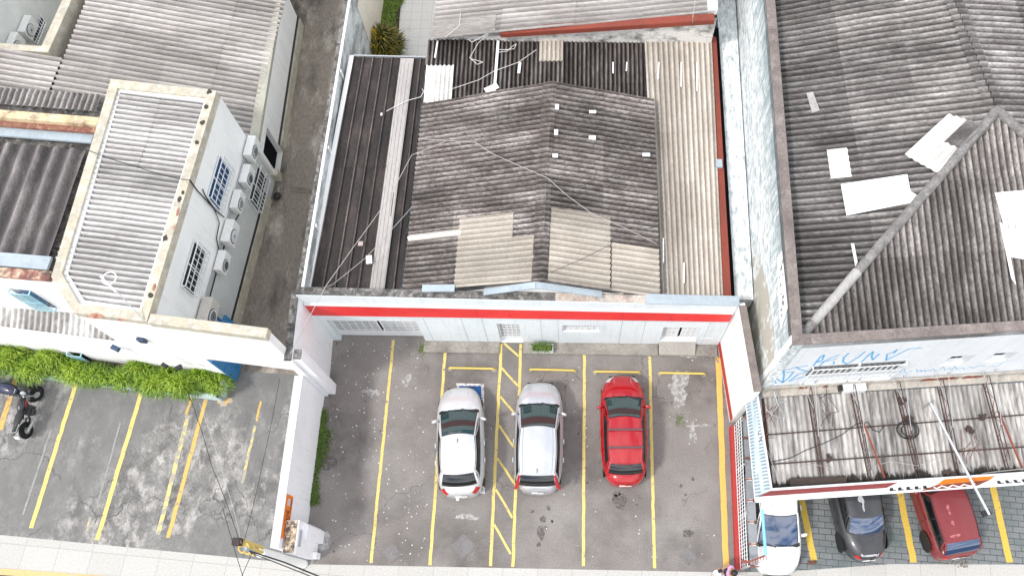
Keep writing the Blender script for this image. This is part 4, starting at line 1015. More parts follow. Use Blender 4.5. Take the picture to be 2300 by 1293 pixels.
# TV antenna on the front coping, flood lamps, cables
an = thing('tv_antenna', 'thin white television antenna standing on the front coping of the house', 'antenna', W(322, 718, 5.95))
mb = MB(); b0 = W(322, 718, 5.95); t0 = Vector((b0.x, b0.y, 6.6))+Vector((-.5, .3, .0))
mb.tube([b0, b0+Vector((-.35, .35, .25)), b0+Vector((-.75, .75, .5))], .018, 5); mb.obj('mast', M['grey_metal'], an)
mb = MB(); c = b0+Vector((-.95, .9, .55)); mb.bar(c+Vector((-.3, .25, 0)), c+Vector((.28, -.25, 0)), .05)
mb.tube([c+Vector((.05+.2*math.cos(t*PI/9), .14+.2*math.sin(t*PI/9), .12)) for t in range(19)], .02, 5); mb.obj('loop', M['white_sheet'], an)
fl = thing('flood_lamp', 'pair of small black flood lamps on the white front wall above the hedge', 'lamp', hit(392, 800, P0, FN))
p = hit(392, 800, P0, FN)
mb = MB(); mb.bar(p, p+FN*.3, .03); mb.bar(p+FN*.3-FD*.3, p+FN*.3+FD*.3, .03); mb.obj('arm', M['white_metal'], fl)
for s in (-1, 1):
    mb = MB(); mb.box(p+FN*.35+FD*.25*s+Vector((0, 0, -.03)), (.2, .14, .12), .5*s); mb.obj('lamp_head', M['black'], fl, bevel=.01)
f2_ = thing('flood_lamp', 'single dark flood lamp low on the white front wall near the awning end', 'lamp', hit(262, 778, P0, FN))
p = hit(262, 774, P0, FN); mb = MB(); mb.box(p+FN*.12, (.28, .16, .14), -.4); mb.obj('lamp_head', plain('navy_lamp', (.03, .06, .12), .4), f2_, bevel=.015)
mb = MB(); mb.bar(p, p+FN*.1, .04); mb.obj('bracket', M['white_metal'], f2_)
cb = MB()
pts = [W(198, 338, 5.98), W(250, 358, 5.9), W(310, 376, 5.86), W(360, 392, 5.86), W(402, 402, 5.96), W(426, 404, 5.98)]
pw = [wallpt(440, 428)+WN*.05, wallpt(462, 452)+WN*.06, wallpt(480, 472)+WN*.06, wallpt(498, 487)+WN*.08]
cb.tube(pts, .011, 5); o = cb.obj('cable', M['wire_black'], None); tag(o, 'black cable lying across the upper corrugated roof of the house', 'cable')
cb = MB(); cb.tube([pts[-1]]+pw, .022, 6); cb.tube([wallpt(452, 425)+WN*.05, wallpt(458, 440)+WN*.05, wallpt(478, 470)+WN*.06, wallpt(489, 500)+WN*.06, wallpt(483, 535)+WN*.05, wallpt(488, 560)+WN*.05], .02, 6)
tag(cb.obj('cable', M['wire_black'], None), 'thick black cables looping down the alley wall to the air conditioners', 'cable')

# planted bed along the front
bed = thing('planter_bed', 'long low pale blue planter bed below the white house front', 'planter', (-16, 8, 0))
pA, pB = Vector((-20.9, 8.36, 0)), Vector((-12.55, 7.48, 0)); dd = pB-pA; nn = Vector((dd.y, -dd.x, 0)).normalized()
mb = MB(); mb.obb(pA, dd, -nn*.12, (0, 0, .5)); mb.obb(pB, -nn*.75, -dd.normalized()*.12, (0, 0, .5)); mb.obb(pA, -nn*.9, dd.normalized()*.12, (0, 0, .5)); mb.obj('kerb', plain('pale_blue_kerb', (.55, .68, .7), .7), bed)
mb = MB(); mb.prism([(pA.x+.1, pA.y+.12), (pB.x-.12, pB.y+.14), (pB.x-.1, FY(pB.x)-.04), (pA.x+.1, FY(pA.x)-.04)], 0, .42); mb.obj('soil', plain('soil', (.05, .035, .025), .9), bed)
hd = MB(); rs = random.Random(11)
def blade(mb, p, L, w, az, lean, droop, rs, tint):
    d = Vector((math.cos(az), math.sin(az), 0)); s = Vector((-d.y, d.x, 0))*w
    mb.tint = tint
    a, b, c = p, p+d*L*lean*.5+Vector((0, 0, L*.65)), p+d*L*(lean+droop)+Vector((0, 0, L*(.85-droop)))
    mb.add([a-s, a+s, b+s*.8, b-s*.8, c], [(0, 1, 2, 3), (3, 2, 4)])
bushes = []
for k in range(26):
    t = (k+rs.uniform(.1, .9))/26; c = pA+dd*t; fy = FY(c.x)
    low = -18.4 < c.x < -16.1
    bushes.append((c.x, c.y+.05+(fy-c.y)*rs.uniform(.12, .5 if low else .8), rs.uniform(.34, .6)*(.75 if low else 1), rs.uniform(.45, .85)*(.45 if low else 1), rs.uniform(-.15, .2)))
for bx_, by, br_, bh, bt in bushes:                       # overlapping feathery clumps, some hanging over the kerb
    for i in range(int(1500*br_)):
        a = rs.uniform(0, 6.28); r = br_*math.sqrt(rs.random()); k = 1-(r/br_)**2
        z = .38+bh*max(.05, k)*(.35+.65*rs.random())
        x, y = bx_+r*math.cos(a)*1.1, by+r*math.sin(a)*.85
        if y > FY(x)-.03: continue
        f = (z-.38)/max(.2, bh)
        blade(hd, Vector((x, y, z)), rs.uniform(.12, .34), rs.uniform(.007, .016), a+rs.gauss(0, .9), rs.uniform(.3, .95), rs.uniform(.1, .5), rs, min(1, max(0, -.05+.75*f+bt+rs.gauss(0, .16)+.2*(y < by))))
hd.tint = 1.0
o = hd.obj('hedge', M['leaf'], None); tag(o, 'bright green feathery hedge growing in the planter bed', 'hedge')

# ------------------------------------------------------------------ the tall building on the right
tall = thing('corner_building', 'tall right hand building with hipped corrugated roof and blue graffiti on its front', 'building', (10, 12, 0))
K = Vector((5.97, 7.40, 0)); LD = Vector((.14, 11.94, 0)).normalized(); LNn = Vector((-LD.y, LD.x, 0))
TD = Vector((6.43, .52, 0)).normalized(); TN = Vector((TD.y, -TD.x, 0)); ZT = 7.3
pl = [(K.x, K.y), (K+TD*13).to_2d()[:], (K+TD*13+LD*24).to_2d()[:], (K+LD*24).to_2d()[:]]
def ins(d): return [(K+TD*d+LD*d).to_2d()[:], (K+TD*(13-d)+LD*d).to_2d()[:], (K+TD*(13-d)+LD*(24-d)).to_2d()[:], (K+LD*(24-d)+TD*d).to_2d()[:]]
mb = MB(); mb.prism(ins(.34), 0, 6.6); mb.obj('core', M['white'], tall)
mb = MB(); wall_holes(mb, K, LD, 24, 0, ZT-.02, .3, [], LNn); mb.obj('side_wall', M['rough_wall'], tall)
va = hit(2138, 800, K, TN); vb = hit(2192, 797, K, TN); vc = hit(2162, 818, K, TN); ve = hit(2235, 794, K, TN); vf = hit(2291, 790, K, TN); vg = hit(2257, 811, K, TN)
S = lambda p: (p-K).dot(TD)
hl = [(S(va), S(vb), vc.z, vb.z), (S(ve), S(vf), vg.z, vf.z)]
mb = MB(); wall_holes(mb, K+TD*.005, TD, 13, 0, ZT-.02, .3, hl, TN)
M['tiled'] = mat('white_tiled_front', (.76, .79, .82), dark=(.66, .7, .73), big=.6, fine=7, fa=.05, da=.5, bump=.04, rough=.4)
mb.obj('front_wall', M['tiled'], tall)
mb = MB()
for i in range(1, 24): mb.bar(K+TD*(.55*i)+TN*.0015+Vector((0, 0, 2.6)), K+TD*(.55*i)+TN*.0015+Vector((0, 0, 7.25)), .008, .004, TN)
for z in (3.3, 4.0, 4.7, 5.4, 6.1, 6.8): mb.bar(K+TN*.001+Vector((0, 0, z)), K+TD*13+TN*.001+Vector((0, 0, z)), .003, .008)
mb.obj('tile_joint', plain('tile_joint_grey', (.5, .55, .58), .7), tall)
mb = MB(); mb.ring(pl, ins(.3), ZT-.32, ZT+.02); mb.obj('parapet_coping', M['brown_coping'], tall)
for h in hl:
    mb = MB(); a, b = K+TD*h[0]-TN*.22, K+TD*h[1]-TN*.22
    mb.quad(a+Vector((0, 0, h[2])), b+Vector((0, 0, h[2])), b+Vector((0, 0, h[3])), a+Vector((0, 0, h[3]))); mb.obj('vent_opening', M['void'], tall)

mb = MB()
for pts in (((1746, 580), (1757, 562), (1770, 690), (1754, 742), (1750, 700)),):
    mb.poly([hit(x, y, K, LNn)+LNn*.006 for x, y in pts])
mb.obj('painted_panel', M['white'], tall)
mb = MB(); rs = random.Random(2)
for i in range(14):
    p = hit(1753+rs.uniform(-3, 6), 580+140*i/14+rs.uniform(-4, 4), K, LNn)+LNn*.009; mb.obb(p, LD*rs.uniform(.03, .1), Vector((0, 0, rs.uniform(.05, .2))), LNn*.002)
mb.obj('panel_speck', plain('speck_dark', (.12, .15, .16), .8), tall)
mb = MB(); mb.poly([hit(x, y, K, LNn)+LNn*.004 for x, y in ((1668, 640), (1700, 560), (1724, 640), (1740, 760), (1738, 820), (1704, 884), (1694, 884), (1684, 800))])
mb.obj('bare_concrete', paint('bare_wall_concrete', (.46, .43, .37), (.68, .72, .71), .53, 1.6), tall)
# hipped roof
zE = 6.82
E0 = K+TD*.42+LD*.42; E0.z = zE; E1 = K+LD*23.6+TD*.42; E1.z = zE
HA = W(2238, 250, 8.3); RDn = (W(2140, 0, 8.3)-HA).normalized()
rdir = RDn
Dp = HA-rdir*((HA.y-E0.y)/rdir.y); Cp = HA+rdir*((E1.y-HA.y)/rdir.y)
RLf = Roof(E0, E1, Cp, Dp, 23.2/.222, .045)
hv = (HA-E0); hp = Vector((hv.y, -hv.x, 0)).normalized()          # points to the front/right of the hip line
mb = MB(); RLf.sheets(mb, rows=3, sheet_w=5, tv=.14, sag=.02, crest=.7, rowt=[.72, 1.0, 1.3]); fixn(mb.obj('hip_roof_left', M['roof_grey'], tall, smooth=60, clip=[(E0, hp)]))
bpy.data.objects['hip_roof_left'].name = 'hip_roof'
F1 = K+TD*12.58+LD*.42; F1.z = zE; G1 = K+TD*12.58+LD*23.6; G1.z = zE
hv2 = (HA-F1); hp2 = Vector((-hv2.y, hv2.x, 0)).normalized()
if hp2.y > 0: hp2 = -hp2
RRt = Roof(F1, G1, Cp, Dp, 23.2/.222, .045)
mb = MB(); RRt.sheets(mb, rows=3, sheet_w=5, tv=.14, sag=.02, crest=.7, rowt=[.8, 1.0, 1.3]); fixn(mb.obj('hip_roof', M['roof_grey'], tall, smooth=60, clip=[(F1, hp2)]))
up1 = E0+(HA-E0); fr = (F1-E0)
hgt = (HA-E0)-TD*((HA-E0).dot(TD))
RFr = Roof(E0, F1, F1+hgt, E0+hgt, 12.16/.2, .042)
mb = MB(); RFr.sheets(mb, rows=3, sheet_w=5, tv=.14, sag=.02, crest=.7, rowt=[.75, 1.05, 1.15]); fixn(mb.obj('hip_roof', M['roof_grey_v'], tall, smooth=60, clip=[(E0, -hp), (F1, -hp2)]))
mb = MB(); a = HA-rdir*.2
for i in range(12):
    p, q = HA+rdir*(1.0*i)+Vector((0, 0, .0)), HA+rdir*(1.0*i+1.02)
    pass
RCl = Roof(E0, E1, Cp, Dp, 23.2/.222, .045); RCr = Roof(F1, G1, Cp, Dp, 23.2/.222, .045)
vE = ((HA-E0).dot((E1-E0).normalized()))/23.2
RCl.sheets(mb, vE+.01, 1, .955, 1.0, 1, 5, .035, .004, .1, crest=.5); RCr.sheets(mb, vE+.01, 1, .955, 1.0, 1, 5, .035, .004, .1, crest=.5)
fixn(mb.obj('ridge_cap', M['roof_grey'], tall, smooth=60))
def hipcap(a, b, ts, m, r=.15):
    mb = MB(); a, b = Vector(a), Vector(b)
    for i in range(len(ts)-1):
        p, q = a+(b-a)*ts[i], a+(b-a)*(ts[i+1]+.005)
        mb.tube([p, q], [r*.9, r], 12)
    return mb.obj('hip_cap', m, tall, smooth=50)
M['cap'] = mat('hip_cap_cement', (.2, .19, .185), dark=(.1, .095, .09), light=(.36, .35, .34), big=3, fine=16, fa=.35)
M['cap_pale'] = mat('pale_hip_cap', (.38, .37, .355), dark=(.25, .24, .235), big=2.5, fine=14, fa=.2)
up_ = Vector((0, 0, .03))
hipcap(E0+up_, HA+up_, [.0, .05], M['cap']); hipcap(E0+up_, HA+up_, [.05, .16, .27], M['cap_pale'])
hipcap(E0+up_, HA+up_, [.27, .42, .56, .7, .82, .93, 1.0], M['cap'])
hipcap(F1+up_, HA+up_, [.0, .1, .2, .3, .4, .5, .6, .7, .8, .9, 1.0], M['cap'])
def onplane(R, pts, lift): return [R.at(x, y, lift) for x, y in pts]
mb = MB(); mb.slab(onplane(RLf, [(1888, 416), (2037, 394), (2044, 432), (2058, 440), (2044, 458), (1901, 486)], .07), .02); mb.obj('new_roof_sheet', M['white_sheet'], tall)
mb = MB(); mb.slab(onplane(RFr, [(2232, 434), (2420, 418), (2440, 690), (2310, 585), (2266, 578), (2250, 500)], .07), .02); mb.obj('new_roof_sheet', M['white_sheet'], tall)
mb = MB(); mb.slab(onplane(RFr, [(2242, 500), (2252, 505), (2278, 640), (2268, 625)], .09), .02); mb.obj('peeled_strip', M['white_sheet'], tall)
patch(RLf, 'bleached_sheet', M['white_corr'], [(1858, 336), (1902, 330), (1910, 398), (1866, 402)], .025, par=tall)
mb = MB(); mb.slab(onplane(RLf, [(1811, 211), (1826, 208), (1841, 250), (1824, 256)], .05), .03); mb.obj('cement_patch', M['cap_pale'], tall)
mb = MB(); mb.slab(onplane(RLf, [(1911, 548), (1918, 548), (1926, 590), (1921, 600)], .05), .03); mb.obj('cement_patch', M['white_corr'], tall)
a, b, c, d = onplane(RLf, [(2030, 352), (2113, 400), (2222, 292), (2128, 262)], .14)
rlo = Roof(a, b, c, d, 6, .03)
ls = thing('loose_roof_sheet', 'whitish corrugated sheet lying askew beside the hip cap of the tall building', 'roof sheet', a)
mb = MB(); rlo.sheets(mb, rows=1, sheet_w=9, tv=.02, crest=.25); mb.obj('sheet', M['white_corr'], ls, smooth=60)
mb = MB(); rlo.sheets(mb, .45, 1, .5, 1.0, 1, 9, .02, .001, .02); mb.obj('old_sheet', M['roof_grey'], ls, smooth=60)
# barred window and small fittings on the front
def wall_grille_window(tl, tr, bl, par):
    a, b, c = hit(*tl, K, TN), hit(*tr, K, TN), hit(*bl, K, TN); s0, s1, z1, z0 = S(a), S(b), (a.z+b.z)/2, c.z
    O = K+TD*s0+TN*.01; mb = MB(); zm = z0+(z1-z0)*.4
    mb.quad(O+Vector((0, 0, zm)), O+TD*(s1-s0)+Vector((0, 0, zm)), O+TD*(s1-s0)+Vector((0, 0, z1)), O+Vector((0, 0, z1)))
    w = mb.obj('window', M['glass_dark'], par)
    mb = MB(); grille(mb, O, TD, TN, s1-s0, z0, z1, 16, 3, .1, .02, .025, .04)
    for z in (z0, z1):
        for t in (0, s1-s0): mb.bar(O+TD*t+Vector((0, 0, z)), O+TD*t+TN*.1+Vector((0, 0, z)), .03)
    mb.obj('security_grille', M['white_metal'], w)
    mb = MB(); mb.obb(O+Vector((0, 0, z0-.03)), TD*(s1-s0), TN*.1, (0, 0, .06)); mb.bar(O+TN*.02+TD*(s1-s0)/2+Vector((0, 0, zm)), O+TN*.02+TD*(s1-s0)/2+Vector((0, 0, z1)), .06); mb.obj('sill', M['white_metal'], w)
wall_grille_window((1826, 823), (2036, 810), (1802, 855), tall)
bx = thing('wall_box', 'white wall mounted box with a modelled black shadow below the barred window', 'wall box', hit(1912, 862, K, TN))
p = hit(1886, 864, K, TN); mb = MB(); mb.obb(p+TN*.01, TD*.75, TN*.3, (0, 0, .32)); mb.obj('casing', M['white_metal'], bx, bevel=.03)
mb = MB(); mb.obb(p+TN*.02-TD*.12+Vector((0, 0, -.12)), TD*.9, TN*.24, (0, 0, .1)); mb.obb(p+TN*.02-TD*.12+Vector((0, 0, -.12)), TD*.1, TN*.24, (0, 0, .4)); mb.obj('bracket', M['black'], bx, bevel=.02)  # black pieces model the dark shadow below and beside the casing
# spray-paint strokes on the front
mb = MB(); Zm = lambda x, y: (1680+x/3.71, 740+y/3.71)
def stroke(pts, r=.028):
    q = [hit(*Zm(*p), K, TN)+TN*.004 for p in pts]; w = TN
    for i in range(len(q)-1):
        d = (q[i+1]-q[i]);  L = d.length
        if L < 1e-4: continue
        n = d.normalized().cross(TN)*r
        mb.quad(q[i]-n-d*.03, q[i]+n-d*.03, q[i+1]+n+d*.03, q[i+1]-n+d*.03)
for s in ([(205, 370), (240, 410), (290, 440), (300, 380), (295, 320)], [(290, 440), (340, 400), (380, 350), (210, 360)], [(210, 360), (330, 330), (420, 310), (500, 300)], [(400, 310), (430, 330), (500, 345)], [(340, 430), (420, 370), (500, 345)], [(360, 425), (460, 390)], [(185, 410), (190, 440), (205, 455)], [(215, 420), (235, 445)],
          [(545, 300), (600, 230), (635, 210), (620, 250), (575, 270), (635, 265), (595, 300)], [(630, 265), (690, 235), (760, 210)], [(650, 265), (740, 240)], [(710, 285), (720, 265)],
          [(840, 195), (800, 230), (790, 265), (820, 285), (870, 260), (930, 220), (975, 183)], [(945, 270), (1000, 215), (1045, 180), (1030, 220), (1040, 250), (1095, 200)],
          [(1150, 255), (1160, 205), (1210, 185), (1245, 165), (1215, 195)], [(1150, 255), (1250, 205), (1340, 160), (1450, 150)]): stroke(s)
mb.obj('graffiti', M['paint_blue_line'], tall); mb = MB()
for s in ([(1265, 360), (1285, 330), (1310, 325), (1300, 345), (1330, 360)], [(1345, 355), (1365, 340)], [(1405, 325), (1410, 350), (1440, 335), (1445, 350), (1470, 335), (1480, 350), (1500, 335)], [(1500, 335), (1520, 345), (1545, 325), (1560, 345), (1600, 330), (1630, 310), (1640, 335), (1680, 320)], [(1680, 320), (1700, 335), (1725, 305), (1740, 330), (1790, 315), (1800, 330), (1850, 310), (1880, 320), (1930, 300), (1980, 305)], [(2010, 305), (2080, 300), (2130, 270), (2220, 247)]): stroke(s, .012)
mb.obj('graffiti', M['paint_blue_line'], tall)

# ------------------------------------------------------------------ sign canopy over the forecourt
can = thing('sign_canopy', 'rusty flat canopy with a lettered fascia over the parked cars on the right', 'canopy', (9, 5.5, 2.7))
c0, c1 = W(1737, 1096, 2.7), W(1716, 893, 2.74)
fd = (W(2300, 1062, 2.7)-c0).normalized(); bd = (W(2300, 859, 2.74)-c1).normalized()
cr_ = Roof(c0, c0+fd*11, c1+bd*11, c1, 64, .02)
mb = MB(); cr_.sheets(mb, rows=3, sheet_w=6, tv=.12, per=6, crest=.2); fixn(mb.obj('roof_sheet', M['canopy_sheet'], can, smooth=60))
mb = MB(); mb.obb(K+TN*.02+Vector((0, 0, 2.66))+TD*.1, TD*11.5, TN*.05, (0, 0, .5)); mb.obb(K+TN*.071+Vector((0, 0, 2.8))+TD*.1, TD*11.5, TN*.2, (0, 0, .03))
mb.obj('wall_flashing', mat('streaked_flashing', (.5, .47, .42), dark=(.27, .26, .25), light=(.46, .33, .24), big=1.9, fine=10, fa=.15, stretch=(1.5, 1, .2), dthr=.52), can)
mb = MB(); rs = random.Random(9)
for x0, x1 in ((1778, 1795), (1830, 1840), (1885, 1897), (1900, 1912), (2040, 2120), (2128, 2172)):
    a, b = hit(x0, 895-.058*(x0-1720), K+TN*.1, TN), hit(x1, 895-.058*(x1-1720), K+TN*.1, TN); n_ = max(3, int((x1-x0)/6)); pts = [Vector((a.x, a.y, 2.76)), Vector((b.x, b.y, 2.76))]
    for i in range(n_+1):
        p = b+(a-b)*i/n_; pts.append(Vector((p.x, p.y, 2.98+rs.uniform(0, .16))))
    mb = MB(); mb.poly([Vector((p.x, p.y, p.z))-TN*.025 for p in pts]); mb.obj('red_primer_patch', M['rust_red'], can)
mb = MB()
for (x0, y0), (x1, y1) in (((1722, 976), (2300, 931)), ((1728, 1042), (2300, 1003))):
    mb = MB(); a, b = W(x0, y0, 2.76), W(x1, y1, 2.76); mb.bar(a, a+(b-a)*1.15, .035, .05); mb.obj('purlin', M['dark_steel'], can)
# lattice girders carried on the sheets and tied back to the wall
trs = []
def make_truss():
    t = thing('lattice_girder', 'x', 'girder')
    L = 3.05; mb = MB()
    mb.bar((0, 0, .05), (0, -L, .03), .03); mb.bar((0, -.05, .55), (0, -L*.9, .42), .024)
    mb.bar((.09, 0, .05), (.09, -L, .03), .02)
    mb.obj('chord', M['dark_steel'], t, True)
    mb = MB(); n = 7
    for i in range(n):
        y0, y1 = -L*.9*i/n, -L*.9*(i+1)/n
        a, b = (0, y0, .06 if i % 2 else .48), (0, y1, .48 if i % 2 else .06); mb.bar(a, b, .013)
        if i % 3 == 0: mb.bar((0, y0, .48), (.09, y0, .05), .012)
    mb.obj('web', M['rust'], t, True)
    mb = MB(); mb.bar((0, .02, 1.0), (0, -L*.55, .46), .016); mb.bar((-.35, .02, .85), (0, -L*.25, .48), .014); mb.box((0, .0, 1.0), (.07, .06, .07)); mb.box((-.35, .0, .85), (.06, .06, .06))
    mb.obj('tie_rod', M['galv'], t, True)
    return t
tr0 = make_truss(); dr = ['over the white car side', 'second along the canopy, with an orange strut', 'third along the canopy, above the coiled hose', 'fourth along the canopy, left of the slanting pole', 'fifth along the canopy, right of the slanting pole', 'last before the right edge of the picture']
for i, x in enumerate((1800, 1893, 1988, 2080, 2178, 2274)):
    o = tr0 if i == 0 else copy_tree(tr0); p = hit(x, 893-.056*(x-1720), K+TN*.12, TN); o.location = (p.x, p.y, 2.76); o.rotation_euler = (0, 0, math.atan2(TD.y, TD.x)+R_(1.5*(i % 3)-1))
    if i in (1, 4):
        mb = MB(); mb.bar((.02, -1.2, .5), (.5, -2.95, .06), .045, .045); mb.obj('strut', M['rust_red'], o, True)
    tag(o, 'rusty lattice girder on the canopy, '+dr[i], 'girder', 'lattice girders on the canopy')
# fascia
zt, zb = 3.12, 2.36
T0, T1 = W(1699, 872, zt), W(1733, 1098, zt); B0, B1 = W(1676, 905, zb), W(1697, 1126, zb)
T2, B2 = W(2300, 1061, zt), W(2300, 1086, zb); T2 = T1+(T2-T1)*1.1; B2 = B1+(B2-B1)*1.1
def panel(mb, a, b, c, d, th=.04):
    n = (Vector(b)-Vector(a)).cross(Vector(d)-Vector(a)).normalized()*th
    if n.z < 0: n = -n
    a, b, c, d = [Vector(v) for v in (a, b, c, d)]; lo = [v-n for v in (a, b, c, d)]
    mb.add([a, b, c, d]+lo, [(0, 1, 2, 3), (7, 6, 5, 4), (0, 4, 5, 1), (1, 5, 6, 2), (2, 6, 7, 3), (3, 7, 4, 0)])
mb = MB(); panel(mb, T0, T1, B1, B0); mb.obj('side_fascia', M['pale_flash'], can)
mb = MB(); n = (T1-T0).cross(B0-T0).normalized(); n = n if n.z > 0 else -n
for s0, s1 in ((.06, .38), (.62, .95)):
    mb = MB()
    for i in range(30):
        t = (i+.5)/30; a, b = T0+(T1-T0)*t, B0+(B1-B0)*t
        mb.bar(a+(b-a)*s0+n*.012, a+(b-a)*s1+(T1-T0).normalized()*-.1+n*.012, .035, .02, n)
    mb.obj('slat_row', bpy.data.materials.get('slat_grey') or plain('slat_grey', (.2, .26, .3), .6), can)
mb = MB(); mb.tube([T0, T0+(T1-T0)*.55, T1], .035, 6); mb.tube([T1, T2], .035, 6); mb.tube([B1, B2], .03, 6); mb.tube([B0, B1], .025, 6); mb.obj('edge_rail', M['white_metal'], can)
mb = MB(); panel(mb, T1, T2, B2, B1); mb.obj('front_fascia', M['white_sheet'], can)
fn_ = (T2-T1).cross(B1-T1).normalized(); fn_ = fn_ if fn_.y < 0 else -fn_
FF = lambda s, t, l=.006: T1+(T2-T1)*s+((B1+(B2-B1)*s)-(T1+(T2-T1)*s))*t+fn_*l
sx = lambda x: (x-1733)/(2300-1733)/1.1
mb = MB(); mb.quad(FF(.0, .12), FF(sx(2018), .1), FF(sx(2000), .52), FF(sx(1722), .55)); mb.obj('maroon_panel', M['maroon_band'], can)
mb = MB(); mb.quad(FF(sx(2122), .08), FF(sx(2236), .08), FF(sx(2225), .4), FF(sx(2110), .55)); mb.obj('orange_panel', M['orange'], can)
mb = MB(); mb.poly([FF(sx(2110), .56, .008), FF(sx(2225), .41, .008), FF(sx(2200), .85, .008), FF(sx(2080), .98, .008)]); mb.obj('red_panel', M['rust_red'], can)
mb = MB(); pts = [FF(sx(2105+8*i), .72+.12*math.sin(i*2.1), .012) for i in range(12)]; mb.tube(pts, .025, 4); mb.obj('script', M['white_sheet'], can)
def text_mesh(s, size, name, m, par, O, ex, ey, ez=.004, bold=0):
    cu = bpy.data.curves.new('txt', 'FONT'); cu.body = s; cu.size = 1; cu.offset = bold
    to = bpy.data.objects.new('txt', cu); COL.objects.link(to)
    bpy.context.view_layer.update()
    me = bpy.data.meshes.new_from_object(to); vs = [v.co.copy() for v in me.vertices]; fs = [tuple(p.vertices) for p in me.polygons]
    bpy.data.objects.remove(to); bpy.data.meshes.remove(me); bpy.data.curves.remove(cu)
    x0, x1 = min(v.x for v in vs), max(v.x for v in vs); y0, y1 = min(v.y for v in vs), max(v.y for v in vs)
    ex, ey = Vector(ex), Vector(ey); nn = ex.cross(ey).normalized()*ez
    mb = MB(); mb.add([Vector(O)+ex*((v.x-x0)/(x1-x0))+ey*((v.y-y0)/(y1-y0))+nn for v in vs], fs)
    return mb.obj(name, m, par)
mb = MB()
for x in (2008, 2026, 2044, 2062, 2080, 2240, 2258, 2276, 2294):
    a = FF(sx(x), .55, .01); b = FF(sx(x+4), .82, .01); u = (T2-T1).normalized()
    mb.quad(a, a+u*.1, b+u*.12, b+u*.0); mb.quad(b, b+u*.2, b+u*.2+(a-b)*.25, b+(a-b)*.25)
mb.obj('lettering', M['black'], can)
mb = MB(); 
for y in (4.6, 7.0): pass
for x, y in ((6.3, 4.6), (11.2, 5.0), (14.6, 5.2), (16.8, 5.3)):
    mb = MB(); mb.bar((x, y, 0), (x, y, 2.6), .09); mb.obj('post', M['dark_steel'], can)
mb = MB(); mb.bar(c0+Vector((0, 0, -.12)), c0+fd*11+Vector((0, 0, -.12)), .1, .14); mb.bar(c0+Vector((0, 0, -.12)), c1+Vector((0, 0, -.12)), .1, .14); mb.obj('edge_beam', M['rust'], can)
# odds and ends lying on the canopy
tb = MB(); a, b = W(1774, 1083, 2.8), W(1900, 1078, 2.8); tb.bar(a, b, .26, .14); tag(tb.obj('timber_beam', M['timber'], None, bevel=.015), 'thick blackened timber lying on the front edge of the canopy', 'timber')
hs = MB()
for k in range(4):
    c = W(2040+random.uniform(-5, 5), 966, 2.85); r = .19+.035*k
    hs.tube([c+Vector((r*1.2*math.cos(t*.33), r*math.sin(t*.33), .02*k)) for t in range(20)], .013, 5)
tag(hs.obj('hose_coil', M['wire_black'], None), 'coil of black hose lying on the canopy roof', 'hose')
hs = MB(); pth = [(1730, 1037), (1775, 1028), (1810, 1010), (1850, 995), (1890, 976), (1925, 950), (1950, 948), (1960, 965), (1975, 970), (1985, 955)]
hs.tube([W(x, y, 2.83) for x, y in pth], .014, 5); tag(hs.obj('cable', M['wire_black'], None), 'black cable snaking across the canopy roof from its left edge', 'cable')
hs = MB(); pp = [(2180, 1075), (2210, 1062), (2240, 1058), (2300, 1052)]; hs.tube([W(x, y, 2.95) for x, y in pp], .015, 5)
tag(hs.obj('cable', M['wire_grey'], None), 'pale cable trailing along the front edge of the canopy', 'cable')
fp = thing('lamp_arm', 'long galvanised arm reaching over the canopy fascia with a small black lamp', 'lamp arm', W(2090, 905, 3.35))
a, b = W(2090, 905, 3.35), W(2222, 1155, 3.2); mb = MB(); mb.tube([a, b], .045, 8); mb.obj('arm', M['galv'], fp, smooth=40)
mb = MB(); p = W(2215, 1151, 3.15); mb.box(p, (.26, .18, .12), .3); mb.obj('lamp_head', M['black'], fp, bevel=.01)
mb = MB(); mb.bar((a.x, a.y, 2.72), a, .06); mb.obj('foot', M['galv'], fp)
dbr = [((2028, 900, .35, .16), 'charred lamp lying near the wall flashing'), ((2178, 963, .2, .2), 'crumpled rusty bracket lying right of the slanting arm'), ((2041, 940, .16, .12), 'dark fitting beside the coiled hose'), ((1862, 1030, .12, .18), 'small dark clump between the first and second girder'), ((2205, 936, .3, .14), 'clump of dark debris by the upper purlin'), ((2130, 1058, .32, .22), 'heap of wet dark leaves at the front gutter')]
for (x, y, w, h), lb in dbr:
    mb = MB(); p = W(x, y, 2.82); rs = random.Random(x)
    for k in range(7): mb.box(p+Vector((rs.uniform(-w/2, w/2), rs.uniform(-h/2, h/2), rs.uniform(-.03, .06))), (rs.uniform(.06, .2), rs.uniform(.04, .12), .06), rs.uniform(0, 3))
    tag(mb.obj('debris', M['dark_steel'], None), lb+' on the canopy', 'debris')
# second-hand sign parts at the corner: blue tube and toothed bracket
bt = thing('blue_tube', 'light blue tube hanging over the bonnet of the white hatchback', 'tube', W(1716, 1190, 2.1))
a, b = W(1712, 1143, 2.25), W(1720, 1246, 2.05); mb = MB(); mb.tube([a, b], .05, 8); mb.obj('tube', plain('sky_blue_plastic', (.16, .5, .72), .4), bt, smooth=40)
mb = MB(); e0 = W(1678, 1262, 2.0); mb.bar(b, e0, .05); 
for i in range(7): p = b+(e0-b)*i/7; mb.bar(p, p+Vector((.02, -.14, 0)), .02)
mb.bar(e0, e0+Vector((-.15, .05, -.02)), .09); mb.obj('toothed_bracket', M['rust_red'], bt)

